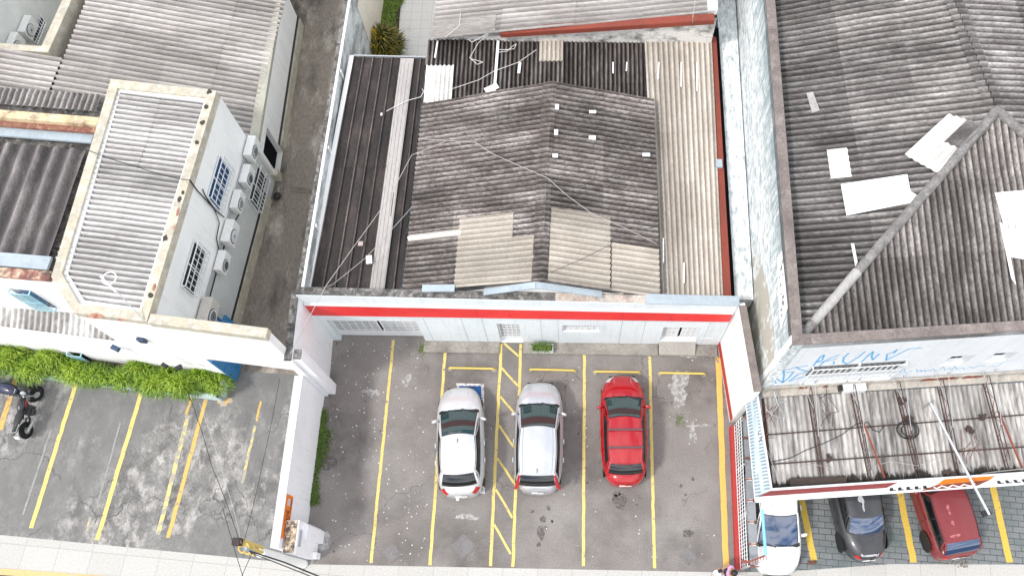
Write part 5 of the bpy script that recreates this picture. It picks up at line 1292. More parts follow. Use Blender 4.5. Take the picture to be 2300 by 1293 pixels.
rs = random.Random(31)
for k, (x, y, lb) in enumerate(((1722, 960, 'heap of bent rusty rods at the left end of the canopy roof'), (1745, 905, 'thin pale rods leaning over the canopy roof near its back left corner'), (1855, 915, 'scatter of thin rods and twigs beside the second girder'), (2175, 1010, 'tangle of thin wires and rods right of the slanting arm'))):
    mb = MB(); c = W(x, y, 2.85)
    for i in range(9):
        a = rs.uniform(0, 6.28); L = rs.uniform(.3, .9); d = Vector((math.cos(a)*.6, math.sin(a), rs.uniform(-.1, .25)))*L/2
        o = c+Vector((rs.uniform(-.25, .25), rs.uniform(-.5, .5), rs.uniform(.06, .2))); mb.tube([o-d, o+Vector((rs.uniform(-.06, .06), rs.uniform(-.06, .06), .03)), o+d], .011, 5)
    t = mb.obj('rod_pile', M[('rust', 'galv', 'dark_steel', 'rust')[k]], None); tag(t, lb, 'rods')
mb = MB()
for (x0, y0), (x1, y1) in (((1600+123, 1010), (1748, 1075)),): mb.tube([W(x0, y0, 2.9), W(x1, y1, 2.85)], .012, 5)
tag(mb.obj('cable', M['wire_grey'], None), 'short pale wire at the left end of the canopy roof', 'cable'); mb = MB()
mb.tube([W(1950, 1050, 2.85), W(2000, 1035, 2.85), W(2060, 1045, 2.85), W(2110, 1028, 2.9)], .01, 5)
tag(mb.obj('cable', M['wire_grey'], None), 'thin pale wire strewn below the hose coil on the canopy roof', 'cable'); mb = MB()
mb.tube([W(1790, 1050, 2.82), W(1830, 1042, 2.82), W(1870, 1052, 2.82)], .01, 5); tag(mb.obj('cable', M['wire_grey'], None), 'thin pale wire between the first two girders on the canopy roof', 'cable')

# ------------------------------------------------------------------ vehicles
def car_paint(name, c, metal=0, rough=.3, coat=.6, spec=.5):
    m, nt, b = new_mat(name)
    v = coords(nt); f = maprange(nt, noise(nt, v, 3, 5), .3, .7, .94, 1.05)
    cc = nt.nodes.new('ShaderNodeCombineColor')
    for i in range(3): nt.links.new(f, cc.inputs[i])
    nt.links.new(mixc(nt, 1.0, c, cc.outputs[0], 'MULTIPLY'), b.inputs['Base Color'])
    b.inputs['Metallic'].default_value = metal; b.inputs['Roughness'].default_value = rough
    b.inputs['Coat Weight'].default_value = coat; b.inputs['Coat Roughness'].default_value = .06
    b.inputs['Specular IOR Level'].default_value = spec
    return m
M['tyre'] = plain('tyre_rubber', (.018, .018, .018), .85, 0, .2)
M['rim'] = plain('wheel_rim', (.25, .26, .27), .4, .5)
M['rim_dark'] = plain('steel_wheel', (.08, .08, .08), .5, .3)
M['lamp_red'] = plain('red_lamp_lens', (.42, .008, .012), .15, 0, .6, .5)
M['lamp_clear'] = plain('clear_lamp_lens', (.55, .58, .6), .1, 0, .7, .5)
M['glass_car'] = plain('teal_tinted_glass', (.012, .038, .038), .03, 0, .55); M['glass_car'].node_tree.nodes['Principled BSDF'].inputs['IOR'].default_value = 1.9
M['glass_black'] = plain('black_tinted_glass', (.006, .007, .009), .04, 0, .5); M['glass_black'].node_tree.nodes['Principled BSDF'].inputs['IOR'].default_value = 1.7
M['glass_sky'] = plain('painted_sky_glass', (.008, .035, .1), .03, 0, .6); M['glass_sky'].node_tree.nodes['Principled BSDF'].inputs['IOR'].default_value = 2.1  # dark blue base colour stands in for the reflected sky
M['trim'] = plain('black_trim', (.012, .012, .013), .5)
def make_car(name, label, cat, loc, head, paint_, L=3.9, Wd=1.68, H=1.46, cowl=1.05, rf=1.75, rr=3.3, rb=3.72, zc=.95, znose=.68, zdeck=.98, wr=.56, wb=.74,
             nf=3.4, nr=4.0, glass='glass_car', rim='rim', lamps='low', crown=.045, bow=.16, rbow=.1, group=None, antenna=True, boxy=4.0, grille_black=False, rail=False, roofbars=False, wheel_out=0.0, rglass='glass_black', roofcol=None, handles=True):
    """y runs forward: nose at +L/2; distances cowl, rf, rr, rb are measured back from the nose"""
    t = thing(name, label, cat, loc, head, group)
    ny = lambda d: L/2-d
    def zt(y):
        d = L/2-y
        if d < cowl: k = d/cowl; return znose+(zc-znose)*(1-(1-k)**1.8)
        if d > rb: k = min(1, (d-rb)/max(.05, L-rb)); return zdeck-(.12)*k*k
        return zc+(zdeck-zc)*(d-cowl)/(rb-cowl)
    def B(th, q, off=0):
        s, c = math.sin(th), math.cos(th)
        n = nf if s > 0 else nr
        y = L/2*math.copysign(abs(s)**(2/n), s); w = Wd/2*abs(c)**(2/n)
        a = q*PI/2 if q <= 1 else (2-q)*PI/2
        sg = 1 if q <= 1 else -1
        x = w*abs(math.cos(a))**(2/boxy); zb = .24
        hgt = zt(y)-zb
        z = zb+hgt*abs(math.sin(a))**(2/boxy)
        k = abs(math.sin(a))**5
        y2 = y*(1-.035*k*abs(s)**6)
        x *= 1-.05*abs(math.sin(a))**3
        x *= 1-.06*(1-min(1, abs(math.sin(a))/.4))
        p = Vector((sg*x, y2, z+.02*k*(1-(x/(Wd/2))**2)))
        if off: p = p+(p-Vector((0, y2*.82, .5))).normalized()*off
        return p
    mb = MB(); mb.grid(lambda u, v: B(-PI/2+PI*u, 2*v), 64, 44)
    mb.grid(lambda u, v: Vector((B(-PI/2+PI*u, 0).x*(1-2*v), B(-PI/2+PI*u, 0).y, .24)), 40, 4)
    body = mb.obj('body', paint_, t, True, 40, weld=True, recalc=True)
    # cabin patches
    hw, hr = Wd/2*wb/.8*.86, Wd/2*wr/.6*.74
    hw = Wd*wb*.545; hr = Wd*wr*.6
    yw, yf, yr, yb = ny(cowl), ny(rf), ny(rr), ny(rb)
    def base(s, f):
        if f: return Vector((hw*s, yw-bow*abs(s)**2.2, zc-.02))
        return Vector((hw*.97*s, yb+rbow*abs(s)**2.4, zdeck-.02))
    def roofe(s, f):
        if f: return Vector((hr*s, yf-bow*.55*s*s, H-crown-.03*s*s))
        return Vector((hr*.98*s, yr+rbow*.6*s*s, H-crown-.035-.03*s*s))
    def WS(u, v): s = 2*u-1; a, b = base(s, 1), roofe(s, 1); p = a+(b-a)*v; p.z += .05*math.sin(v*PI); return p
    def RS(u, v): s = 1-2*u; a, b = base(s, 0), roofe(s, 0); p = a+(b-a)*v; p.z += .05*math.sin(v*PI); p.y -= .03*math.sin(v*PI); return p
    def SD(sg):
        def f(u, v):
            a = base(sg, 1)+(base(sg, 0)-base(sg, 1))*u; b = roofe(sg, 1)+(roofe(sg, 0)-roofe(sg, 1))*u
            a = a+Vector((sg*.03*math.sin(u*PI), 0, 0)); b = b+Vector((sg*.04*math.sin(u*PI), 0, .02*math.sin(u*PI)))
            p = a+(b-a)*v; p.x += sg*.05*math.sin(v*PI); return p
        return f
    def RFf(u, v):
        s = 2*u-1; a, b = roofe(s, 1), roofe(s, 0); p = a+(b-a)*v
        p.x += s*.04*math.sin(v*PI); p.z += .02*math.sin(v*PI)*abs(s)+crown*1.2*(1-s*s)*(.55+.45*math.sin(v*PI)); return p
    mb = MB(); mb.grid(WS, 16, 8); mb.grid(RS, 16, 8); mb.grid(SD(1), 16, 8); mb.grid(SD(-1), 16, 8, True)
    cab = mb.obj('cabin', paint_, t, True, 45, weld=True, recalc=True)
    mb = MB(); mb.grid(RFf, 18, 14); mb.obj('roof', roofcol or paint_, t, True, 50)
    def panel_(F, u0, u1, v0, v1, off, nm, m, par, nu=14, nv=8, taper=0, flip=False):
        c = Vector((0, 0, .7))
        def g(u, v):
            uu = u0+(u1-u0)*u; vv = v0+(v1-v0)*v
            uu = .5+(uu-.5)*(1-taper*vv)
            p = F(uu, vv); e = .01
            n = (F(uu+e, vv)-F(uu-e, vv)).cross(F(uu, vv+e)-F(uu, vv-e)).normalized()
            if n.dot(p-c) < 0: n = -n
            return p+n*off
        mb = MB(); mb.grid(g, nu, nv); return fixw(mb.obj(nm, m, par, True, 50), c)
    def fixw(o, c):
        bm = bmesh.new(); bm.from_mesh(o.data)
        for f in bm.faces: f.normal_update()
        bmesh.ops.reverse_faces(bm, faces=[f for f in bm.faces if f.normal.dot(f.calc_center_median()-c) < 0]); bm.to_mesh(o.data); bm.free(); return o
    panel_(WS, .0, 1.0, -.06, .05, .006, 'cowl_strip', M['trim'], t, 16, 3)
    panel_(WS, .035, .965, .04, .97, .007, 'windscreen_seal', M['trim'], t)
    ws = panel_(WS, .055, .945, .07, .945, .012, 'windscreen', M[glass], t)
    mb = MB()
    for s in (-.55, .12): mb.tube([WS(.5+s*.5, .03)+Vector((0, .0, .03)), WS(.5+s*.5+.2, .09)+Vector((0, 0, .03)), WS(.5+s*.5+.36, .1)+Vector((0, 0, .03))], .012, 4)
    mb.obj('wiper', M['trim'], t, True)
    panel_(RS, .05, .95, .1, .93, .006, 'rear_window', M[rglass], t)
    for sg in (1, -1):
        F = SD(sg)
        panel_(F, .05, .95, .06, .95, .005, 'window_surround', M['trim'], t, 18, 6)
        for u0, u1, v1 in ((.16, .475, .9), (.505, .78, .9), (.81, .92, .8)): panel_(F, u0, u1, .12, v1, .01, 'side_window', M['glass_black'], t, 8, 5)
        # mirror
        p = base(sg, 1)+Vector((sg*.12, -.28, .06)); mb = MB(); mb.ell(p+Vector((sg*.03, 0, .02)), (.115, .06, .075), 12, 8, Matrix.Rotation(sg*-.35, 3, 'Z'))
        mb.bar(p, p-Vector((sg*.14, 0, .05)), .05, .035); mb.obj('wing_mirror', paint_, t, True, 60)
        # wheels
        for y in (L/2-.78, -L/2+.68):
            wx = sg*(Wd/2*(1-abs(y/(L/2))**(nf if y > 0 else nr))**(1/(nf if y > 0 else nr))*.935-.1+wheel_out)
            Mx = Matrix.Rotation(PI/2, 3, 'Y'); mb = MB()
            pr = [(.20, -.1), (.28, -.1), (.305, -.07), (.31, 0), (.305, .07), (.28, .1), (.2, .1)]
            mb.lathe(pr, (wx, y, .31), Mx, 28); wo = mb.obj('wheel', M['tyre'], t, True, 40)
            mb = MB(); mb.lathe([(0, .085), (.05, .09), (.08, .08), (.17, .07), (.2, .095), (.205, .1)] if sg > 0 else [(0, -.085), (.05, -.09), (.08, -.08), (.17, -.07), (.2, -.095), (.205, -.1)], (wx, y, .31), Mx, 24)
            mb.obj('rim', M[rim], wo, True, 30)
            mb = MB(); mb.lathe([(.33, 0), (.36, 0), (.36, .012), (.33, .012)] if sg > 0 else [(.33, 0), (.36, 0), (.36, -.012), (.33, -.012)], (wx+sg*.09, y, .33), Mx, 28); mb.obj('wheel_arch', M['trim'], t, True)
        if handles:
            for d in (.47, .68): p = F(d, -.25); mb = MB(); mb.box((sg*(Wd/2-.012), p.y, zc-.12), (.03, .16, .028)); mb.obj('door_handle', paint_, t, True)
        for d in (.13, .49, .82): 
            p = base(sg, 1)+(base(sg, 0)-base(sg, 1))*d
            mb = MB(); mb.tube([(sg*(Wd/2*.972), p.y, zc-.1), (sg*(Wd/2+.003), p.y, .62), (sg*(Wd/2+.003), p.y-.02, .35)], .006, 4); mb.obj('door_seam', M['trim'], t, True)
    def bpatch(th0, th1, q0, q1, off, nm, m, par=None):
        mb = MB(); mb.grid(lambda u, v: B(th0+(th1-th0)*u, q0+(q1-q0)*v, off), 10, 8); return fixw(mb.obj(nm, m, par or t, True, 60), Vector((0, 0, .5)))
    for sg in (0, 1):
        Q = (lambda a, b: (a, b)) if sg == 0 else (lambda a, b: (2-b, 2-a))
        q0, q1 = Q(.36, .66); bpatch(R_(50), R_(76), q0, q1, .008, 'headlight', M['lamp_clear'])
        if lamps == 'low': q0, q1 = Q(.3, .6); bpatch(R_(-48), R_(-70), q0, q1, .01, 'taillight', M['lamp_red'])
        elif lamps == 'round': q0, q1 = Q(.36, .6); bpatch(R_(-60), R_(-73), q0, q1, .01, 'taillight', M['lamp_red'])
        else:
            sgn = 1 if sg == 0 else -1
            mb = MB(); a, b = RS(.02 if sgn > 0 else .98, .9), RS(.0 if sgn > 0 else 1.0, .02); c = Vector((sgn*(Wd/2-.13), -L/2+.14, .8))
            mb.tube([a+Vector((0, -.01, 0)), b+Vector((0, -.02, 0)), c], [.04, .07, .06], 8); mb.obj('taillight', M['lamp_red'], t, True, 60)
    bpatch(R_(-84), R_(-96), .28, .55, .012, 'bumper_panel', paint_)
    mb = MB(); mb.box((0, -L/2-.006, .62), (.4, .02, .12)); mb.obj('number_plate', M['ac_white'], t, True)
    mb = MB(); mb.box((0, L/2+.004, .45), (.9, .02, .14)); mb.obj('front_grille', M['trim'], t, True)
    mb = MB(); mb.tube([B(R_(20), .9, .004), B(R_(48), .86, .004), B(R_(62), .8, .004)], .006, 4); mb.tube([B(R_(20), 1.1, .004), B(R_(48), 1.14, .004), B(R_(62), 1.2, .004)], .006, 4); mb.obj('bonnet_seam', M['grey_metal'], t, True)
    for s in (.015, .985):
        mb = MB(); mb.tube([RFf(s, v/10)+Vector((0, 0, .004)) for v in range(11)], .009, 4); mb.obj('roof_ditch', M['trim'], t, True)
    if antenna:
        p = RFf(.5, .12 if antenna == 'front' else .88); mb = MB(); mb.tube([p, p+Vector((0, -.08, .05)), p+Vector((0, -.16, .12))], .012, 5); mb.obj('antenna', M['trim'], t, True)
    if rail:
        for s in (.1, .9):
            mb = MB(); mb.tube([RFf(s, v/10)+Vector((0, 0, .006)) for v in range(11)], .012, 4); mb.obj('roof_channel', M['grey_metal'], t, True)
    if roofbars:
        for v in (.26, .68):
            a, b = RFf(.02, v), RFf(.98, v); mb = MB(); mb.bar(a+Vector((0, 0, .1)), b+Vector((0, 0, .1)), .06, .035)
            for p in (a, b): mb.bar(p+Vector((0, 0, -.02)), p+Vector((0, 0, .11)), .06, .05)
            mb.obj('roof_bar', plain('dark_roof_bar', (.09, .06, .07), .5), t, True, bevel=.008)
    return t, dict(B=B, RF=RFf, RS=RS, WS=WS, SD=SD, bpatch=bpatch, paint=paint_, L=L, Wd=Wd)
def place(front, rear, zf=.7, zr=.75):
    a, b = W(*front, zf), W(*rear, zr); d = a-b; c = (a+b)/2
    return (c.x, c.y, 0), math.atan2(d.y, d.x)-PI/2, d.length
silver = car_paint('silver_paint', (.62, .63, .64), .35, .3)
silver2 = car_paint('bright_silver_paint', (.56, .575, .6), .45, .28)
redp = car_paint('bright_red_paint', (.36, .001, .006), 0, .25, .8)
whitep = car_paint('white_paint_car', (.8, .8, .8), 0, .3)
blackp = car_paint('faded_black_paint', (.03, .031, .036), 0, .38, .5)
maroonp = car_paint('faded_maroon_paint', (.2, .025, .03), .1, .42, .3)
loc, hd_, L_ = place((1033, 869), (1037, 1116), .62, .5)
carA, iA = make_car('parked_car', 'silver hatchback parked over the blue painted bay', 'car', loc, hd_, silver, L_, 1.7, 1.47, .84, 1.86, 3.16, L_-.24, glass='glass_car', group='cars in the asphalt car park', zdeck=1.0, antenna='front')
loc, hd_, L_ = place((1213, 858), (1208, 1108), .62, .5)
carB, iB = make_car('parked_car', 'silver estate car with tall red tail lamps parked beside the hatched lane', 'car', loc, hd_, silver2, L_, 1.74, 1.52, .8, 1.78, L_-.48, L_-.13, wr=.58, glass='glass_car', lamps='tall', rail=True, group='cars in the asphalt car park', zdeck=1.02, rbow=.06)
loc, hd_, L_ = place((1397, 843), (1404, 1092), .62, .5)
carC, iC = make_car('parked_car', 'bright red hatchback with two dark roof bars', 'car', loc, hd_, redp, L_, 1.68, 1.44, .8, 1.68, L_-.62, L_-.28, glass='glass_car', roofbars=True, lamps='low', group='cars in the asphalt car park', zdeck=1.0, nr=3.4, antenna=False)
def head_from(p, q, z):           # p towards nose
    a, b = W(*p, z), W(*q, z); d = a-b; return math.atan2(d.y, d.x)-PI/2
f = W(1746, 1291, .55); hd_ = head_from((1746, 1268), (1736, 1125), 1.0); L_ = 3.95
d = Vector((-math.sin(hd_), math.cos(hd_), 0)); c = Vector((f.x, f.y, 0))-d*L_/2
carD, iD = make_car('parked_car', 'white hatchback parked nose out at the left end under the sign canopy', 'car', c, hd_, whitep, L_, 1.76, 1.5, .8, 1.8, 3.3, 3.7, glass='glass_sky', group='cars under the sign canopy', antenna=False)
r = W(1950, 1258, .55); hd_ = head_from((1922, 1115), (1952, 1250), 1.2); L_ = 4.05
d = Vector((-math.sin(hd_), math.cos(hd_), 0)); c = Vector((r.x, r.y, 0))+d*L_/2
carE, iE = make_car('parked_car', 'faded black car with whitish peeling patches, tail out under the sign canopy', 'car', c, hd_, blackp, L_, 1.66, 1.42, .95, 1.65, L_-1.3, L_-.74, glass='glass_car', rglass='glass_sky', lamps='round', group='cars under the sign canopy', antenna=False, rim='rim_dark', wheel_out=.06, nr=3.0, zdeck=.95, rbow=.18)
pm = paint('peeled_lacquer', (.4, .4, .43), (.1, .1, .11), .62, 7)
def topblot(info, par, F, u, v, ru, rv, off=.012, m=pm, seed=1):
    rs = random.Random(seed); ph = [rs.uniform(0, 6) for _ in range(3)]; pts = []
    for i in range(24):
        t = 2*PI*i/24; k = 1+.2*math.sin(2*t+ph[0])+.15*math.sin(3*t+ph[1]); pts.append(F(u+ru*k*math.cos(t), v+rv*k*math.sin(t))+Vector((0, 0, off)))
    c = F(u, v)+Vector((0, 0, off)); mb = MB(); mb.add([c]+pts, [(0, i+1, (i+1) % 24+1) for i in range(24)]); fixn(mb.obj('peeling_patch', m, par, True))
topblot(iE, carE, iE['RF'], .42, .5, .07, .13); topblot(iE, carE, iE['RF'], .44, .72, .03, .12, .014, pm, 5)
Bq = lambda u, v: iE['B'](R_(-58-20*v), .75+.5*u)
topblot(iE, carE, Bq, .5, .6, .3, .3, .02, pm, 3); topblot(iE, carE, Bq, .95, .35, .1, .3, .02, pm, 4); topblot(iE, carE, Bq, .02, .6, .12, .3, .02, pm, 6)
r = W(2149, 1253, .5); hd_ = head_from((2112, 1115), (2160, 1205), 1.25); hd_ = head_from((2108, 1112), (2140, 1210), 1.35); L_ = 3.65
d = Vector((-math.sin(hd_), math.cos(hd_), 0)); c = Vector((r.x, r.y, 0))+d*L_/2
carF, iF = make_car('parked_car', 'old boxy maroon hatchback, tail out under the sign canopy', 'car', c, hd_, maroonp, L_, 1.58, 1.44, 1.0, 1.55, L_-.5, L_-.1, glass='glass_car', rglass='glass_sky', lamps='round', group='cars under the sign canopy', antenna=False, rim='rim_dark', wheel_out=.06, nr=6, wr=.62, wb=.79, rbow=.02, crown=.03, boxy=5, zdeck=.95)
pm2 = paint('peeled_maroon', (.45, .16, .16), (.2, .03, .035), .5, 9)
for i, (u, v, a, b) in enumerate(((.36, .35, .05, .06), (.35, .45, .03, .04), (.36, .65, .05, .04), (.3, .9, .13, .04))): topblot(iF, carF, iF['RF'], u, v, a, b, .012, pm2, i)

# motorcycles
def make_bike(name, label, loc, rz, lean, tank, steer=.5):
    t = thing(name, label, 'motorcycle', loc, rz)
    Rl = Matrix.Rotation(lean, 3, 'Y')
    T = lambda x, y, z: Rl @ Vector((x, y, z))
    def wheel(y, yaw, nm):
        Mx = Rl @ Matrix.Rotation(yaw, 3, 'Z') @ Matrix.Rotation(PI/2, 3, 'Y'); c = T(0, y, .3)
        mb = MB(); mb.lathe([(.215, -.045), (.27, -.05), (.3, -.025), (.305, 0), (.3, .025), (.27, .05), (.215, .045), (.215, -.045)], c, Mx, 30); w = mb.obj(nm, M['tyre'], t, True, 40)
        mb = MB(); mb.lathe([(.2, -.02), (.22, -.02), (.22, .02), (.2, .02), (.2, -.02)], c, Mx, 26)
        for k in range(5):
            a = k*2*PI/5; p = c+Mx @ Vector((.2*math.cos(a), .2*math.sin(a), 0)); mb.bar(c, p, .03, .02)
        mb.lathe([(0, -.04), (.05, -.04), (.05, .04), (0, .04)], c, Mx, 12); mb.obj('rim', M['rim_dark'], w, True, 30)
        mb = MB(); mb.lathe([(.06, .05), (.12, .05), (.12, .056), (.06, .056)], c, Mx, 20); mb.obj('brake_disc', M['galv'], w, True)
    wheel(.66, steer, 'wheel'); wheel(-.64, 0, 'wheel')
    mb = MB(); mb.tube([T(0, .42, .86), T(0, .3, .62), T(0, .1, .35), T(0, -.2, .33), T(0, -.3, .55), T(0, .3, .75)], .035, 8); mb.tube([T(0, -.2, .62), T(0, -.75, .72)], .04, 8); mb.bar(T(.08, -.2, .35), T(.08, -.64, .3), .05); mb.bar(T(-.08, -.2, .35), T(-.08, -.64, .3), .05); mb.obj('frame', M['trim'], t, True, 40)
    mb = MB()
    cs, sn = math.cos(steer), math.sin(steer)
    ft = lambda x: (T(x*cs, .44+x*sn, .88), T(x*cs-.0*sn, .66+x*sn, .3))
    for x in (-.08, .08): a, b = ft(x); mb.tube([a, b], .026, 8)
    mb.obj('fork', M['galv'], t, True, 40)
    mb = MB(); mb.grid(lambda u, v: T((.5-v)*.13, .66+.34*math.cos(PI*(.15+.75*u)), .3+.34*math.sin(PI*(.15+.75*u))), 10, 3); mb.obj('mudguard', tank, t, True, 60)
    mb = MB(); mb.ell(T(0, .16, .78), (.15, .28, .13), 18, 10, Rl); mb.obj('tank', tank, t, True, 60)
    mb = MB(); mb.ell(T(0, -.3, .76), (.14, .36, .07), 18, 8, Rl @ Matrix.Rotation(-.08, 3, 'X')); mb.obj('seat', plain('seat_vinyl', (.02, .02, .022), .5), t, True, 60)
    mb = MB(); mb.ell(T(0, -.74, .76), (.1, .2, .07), 14, 8, Rl @ Matrix.Rotation(-.25, 3, 'X')); mb.obj('tail_cowl', tank, t, True, 60)
    mb = MB(); mb.tube([T(-.15, -.55, .82), T(-.15, -.85, .86), T(.15, -.85, .86), T(.15, -.55, .82)], .016, 6); mb.obj('grab_rail', M['galv'], t, True)
    mb = MB(); mb.box(T(0, .05, .42), (.28, .34, .3), 0, Rl); mb.box(T(0, .12, .58), (.2, .2, .16), 0, Rl @ Matrix.Rotation(.3, 3, 'X')); mb.box(T(.17, .0, .36), (.08, .2, .2), 0, Rl); mb.obj('engine', plain('engine_grey', (.05, .05, .052), .45, .3), t, True, bevel=.03)
    mb = MB(); mb.tube([T(.08, .2, .4), T(.14, .1, .2), T(.16, -.3, .25)], .025, 8); mb.tube([T(.16, -.3, .26), T(.18, -.72, .42)], [.045, .06], 10); mb.obj('exhaust', M['galv'], t, True, 40)
    mb = MB(); hb = lambda x, y, z: T(x*cs-y*sn*.0, .4+x*sn+y, z)
    mb.tube([hb(-.38, -.12, 1.02), hb(-.2, .0, 1.0), hb(.2, .0, 1.0), hb(.38, -.12, 1.02)], .018, 6); mb.tube([hb(-.4, -.14, 1.02), hb(-.27, -.06, 1.015)], .026, 8); mb.tube([hb(.4, -.14, 1.02), hb(.27, -.06, 1.015)], .026, 8); mb.obj('handlebar', M['trim'], t, True, 40)
    mb = MB(); mb.ell(hb(0, .14, .86), (.09, .08, .1), 12, 8); mb.obj('headlight', M['lamp_clear'], t, True, 60)
    mb = MB(); mb.ell(hb(0, .02, 1.02), (.1, .06, .04), 12, 6); mb.obj('instrument', M['trim'], t, True, 60)
    for s in (-1, 1):
        mb = MB(); mb.bar(hb(.25*s, .0, 1.02), hb(.33*s, .05, 1.2), .015); mb.ell(hb(.34*s, .05, 1.22), (.07, .02, .045), 10, 6); mb.obj('mirror', M['trim'], t, True, 60)
    mb = MB(); mb.box(T(0, -.97, .6), (.17, .02, .13), 0, Rl @ Matrix.Rotation(-.5, 3, 'X')); mb.obj('number_plate', M['ac_white'], t, True)
    mb = MB(); mb.tube([T(-.1, -.05, .3), Vector((-.32, -.1, .01))], .014, 6); mb.obj('side_stand', M['galv'], t, True)
    for s in (-1, 1):
        mb = MB(); mb.box(T(s*.155, .2, .78), (.01, .2, .07), 0, Rl); mb.obj('tank_stripe', plain('red_decal', (.4, .02, .04), .4), t, True)
    return t
bikep = car_paint('black_bike_paint', (.012, .012, .016), 0, .3, .5)
a, b = W(84, 890, .3), W(60, 962, .3); d = (a-b)
make_bike('motorcycle', 'black motorcycle with red decals parked on its side stand in the concrete yard', ((a.x+b.x)/2, (a.y+b.y)/2, 0), math.atan2(d.y, d.x)-PI/2+.06, -.16, bikep, -.45)
a, b = W(38, 880, .5), W(-30, 858, .5); d = a-b
make_bike('motorcycle', 'dark navy scooter like motorcycle cut by the left edge of the picture', (b.x*.55+a.x*.45, b.y*.55+a.y*.45, 0), math.atan2(d.y, d.x)+PI/2, -.12, car_paint('navy_bike_paint', (.008, .014, .06), 0, .3, .6), .1)
cvr = bpy.data.objects['motorcycle.001']
mb = MB(); mb.ell((0, -.5, .78), (.2, .42, .16), 16, 10); mb.ell((0, .25, .7), (.22, .3, .25), 16, 10); mb.obj('fairing', M['ac_old'] if False else car_paint('navy_fairing', (.008, .012, .05), 0, .3, .6), cvr, True, 60)

# ------------------------------------------------------------------ small things
# wheel stops
def wheel_stop():
    t = thing('wheel_stop', 'x', 'wheel stop')
    mb = MB(); mb.tube([(-.82, 0, .03), (-.78, 0, .11), (-.7, 0, .125), (.7, 0, .125), (.78, 0, .11), (.82, 0, .03)], .04, 8); mb.obj('rail', plain('yellow_pipe', (.68, .5, .12), .5), t, True, 50)
    for s in (-1, 1):
        mb = MB(); mb.lathe([(.11, 0), (.1, .03), (.0, .035)], (.8*s, 0, 0), None, 12); mb.obj('foot', M['apron'], t, True)
    return t
w0 = wheel_stop()
for i, (a, b, lb) in enumerate((((1003, 826), (1117, 828), 'yellow tubular wheel stop ahead of the silver hatchback'), ((1183, 829), (1300, 832), 'yellow tubular wheel stop ahead of the silver estate car'),
                             ((1327, 834), (1446, 836), 'yellow tubular wheel stop right in front of the red hatchback'), ((1474, 837), (1591, 839), 'yellow tubular wheel stop of the empty bay by the right wall'))):
    o = w0 if i == 0 else copy_tree(w0); p, q = W(*a, .1), W(*b, .1); o.location = ((p.x+q.x)/2, (p.y+q.y)/2, .0); o.rotation_euler = (0, 0, math.atan2(q.y-p.y, q.x-p.x)); tag(o, lb, 'wheel stop', 'wheel stops in the car park')
# planter box by the shop
pb = thing('planter_box', 'small white planter box with dark green plants against the shop front', 'planter', W(1219, 784))
p = W(1219, 786); mb = MB()
for dx, dy, w, h in ((0, -.13, .78, .04), (0, .13, .78, .04), (-.37, 0, .04, .26), (.37, 0, .04, .26)): mb.box((p.x+dx, p.y+dy, .15), (w, h, .3))
mb.obj('box', M['white_metal'], pb)
mb = MB(); mb.box((p.x, p.y, .11), (.7, .22, .22)); mb.obj('soil', bpy.data.materials['soil'], pb)
mb = MB(); rs = random.Random(5)
for i in range(420): blade(mb, Vector((p.x+rs.uniform(-.33, .33), p.y+rs.uniform(-.1, .1), .2)), rs.uniform(.15, .3), rs.uniform(.008, .014), rs.uniform(0, 6.28), rs.uniform(.2, .8), .3, rs, min(1, max(0, rs.gauss(.25, .18))))
mb.tint = 1; mb.obj('foliage', M['grass'], pb)
# weeds along the yard wall
mb = MB(); rs = random.Random(6)
for i in range(2600):
    t = rs.random(); y = 3.9+3.3*t; dens = max(0, math.sin(y*2.1+1)*.5+.5)
    if rs.random() > .25+.75*dens and y > 4.6: continue
    x = -8.96+abs(rs.gauss(0, .08+.1*dens*(y < 6.5)))
    blade(mb, Vector((x, y, 0.0)), rs.uniform(.06, .22), rs.uniform(.007, .013), rs.uniform(0, 6.28), rs.uniform(.2, .8), .3, rs, min(1, max(0, rs.gauss(.25, .16))))
mb.tint = 1; tag(mb.obj('weeds', M['grass'], None), kind='stuff')
for x, y, r, n in ((950, 785, .1, 120), (1525, 946, .12, 70), (1700, 1232, .1, 20)):
    mb = MB(); c = W(x, y)
    for i in range(n): blade(mb, c+Vector((rs.gauss(0, r), rs.gauss(0, r*1.3), 0)), rs.uniform(.04, .12), .008, rs.uniform(0, 6.28), .6, .3, rs, min(1, max(0, rs.gauss(.45, .2))))
    mb.tint = 1; tag(mb.obj('weeds', M['grass'], None), kind='stuff')
# the back garden
gz = [W(838, 0), W(905, 0), W(895, 60), W(910, 120), W(836, 128)]
mb = MB(); rs = random.Random(8)
for i in range(7000):
    t = rs.random(); y = 22.6+8*t; w = .8-.25*t+.15*math.sin(y*2)
    x = -8.75-.05*t+rs.random()*w*1.25
    blade(mb, Vector((x, y, 0)), rs.uniform(.1, .35), rs.uniform(.012, .022), rs.uniform(0, 6.28), rs.uniform(.2, .9), .3, rs, min(1, max(0, rs.gauss(.5, .22))))
mb.tint = 1; tag(mb.obj('grass', M['grass'], None), kind='stuff')
mb = MB(); mb.prism([(-8.9, 22.3), (-7.75, 22.3), (-8.0, 31), (-8.9, 31)], 0, .05); tag(mb.obj('garden_bed', bpy.data.materials['soil'], None), kind='structure')
cr = thing('garden_shrub', 'yellow and dark green variegated shrub in the narrow back garden', 'shrub', W(860, 110))
c = W(862, 108, .3); mb = MB(); rs = random.Random(12)
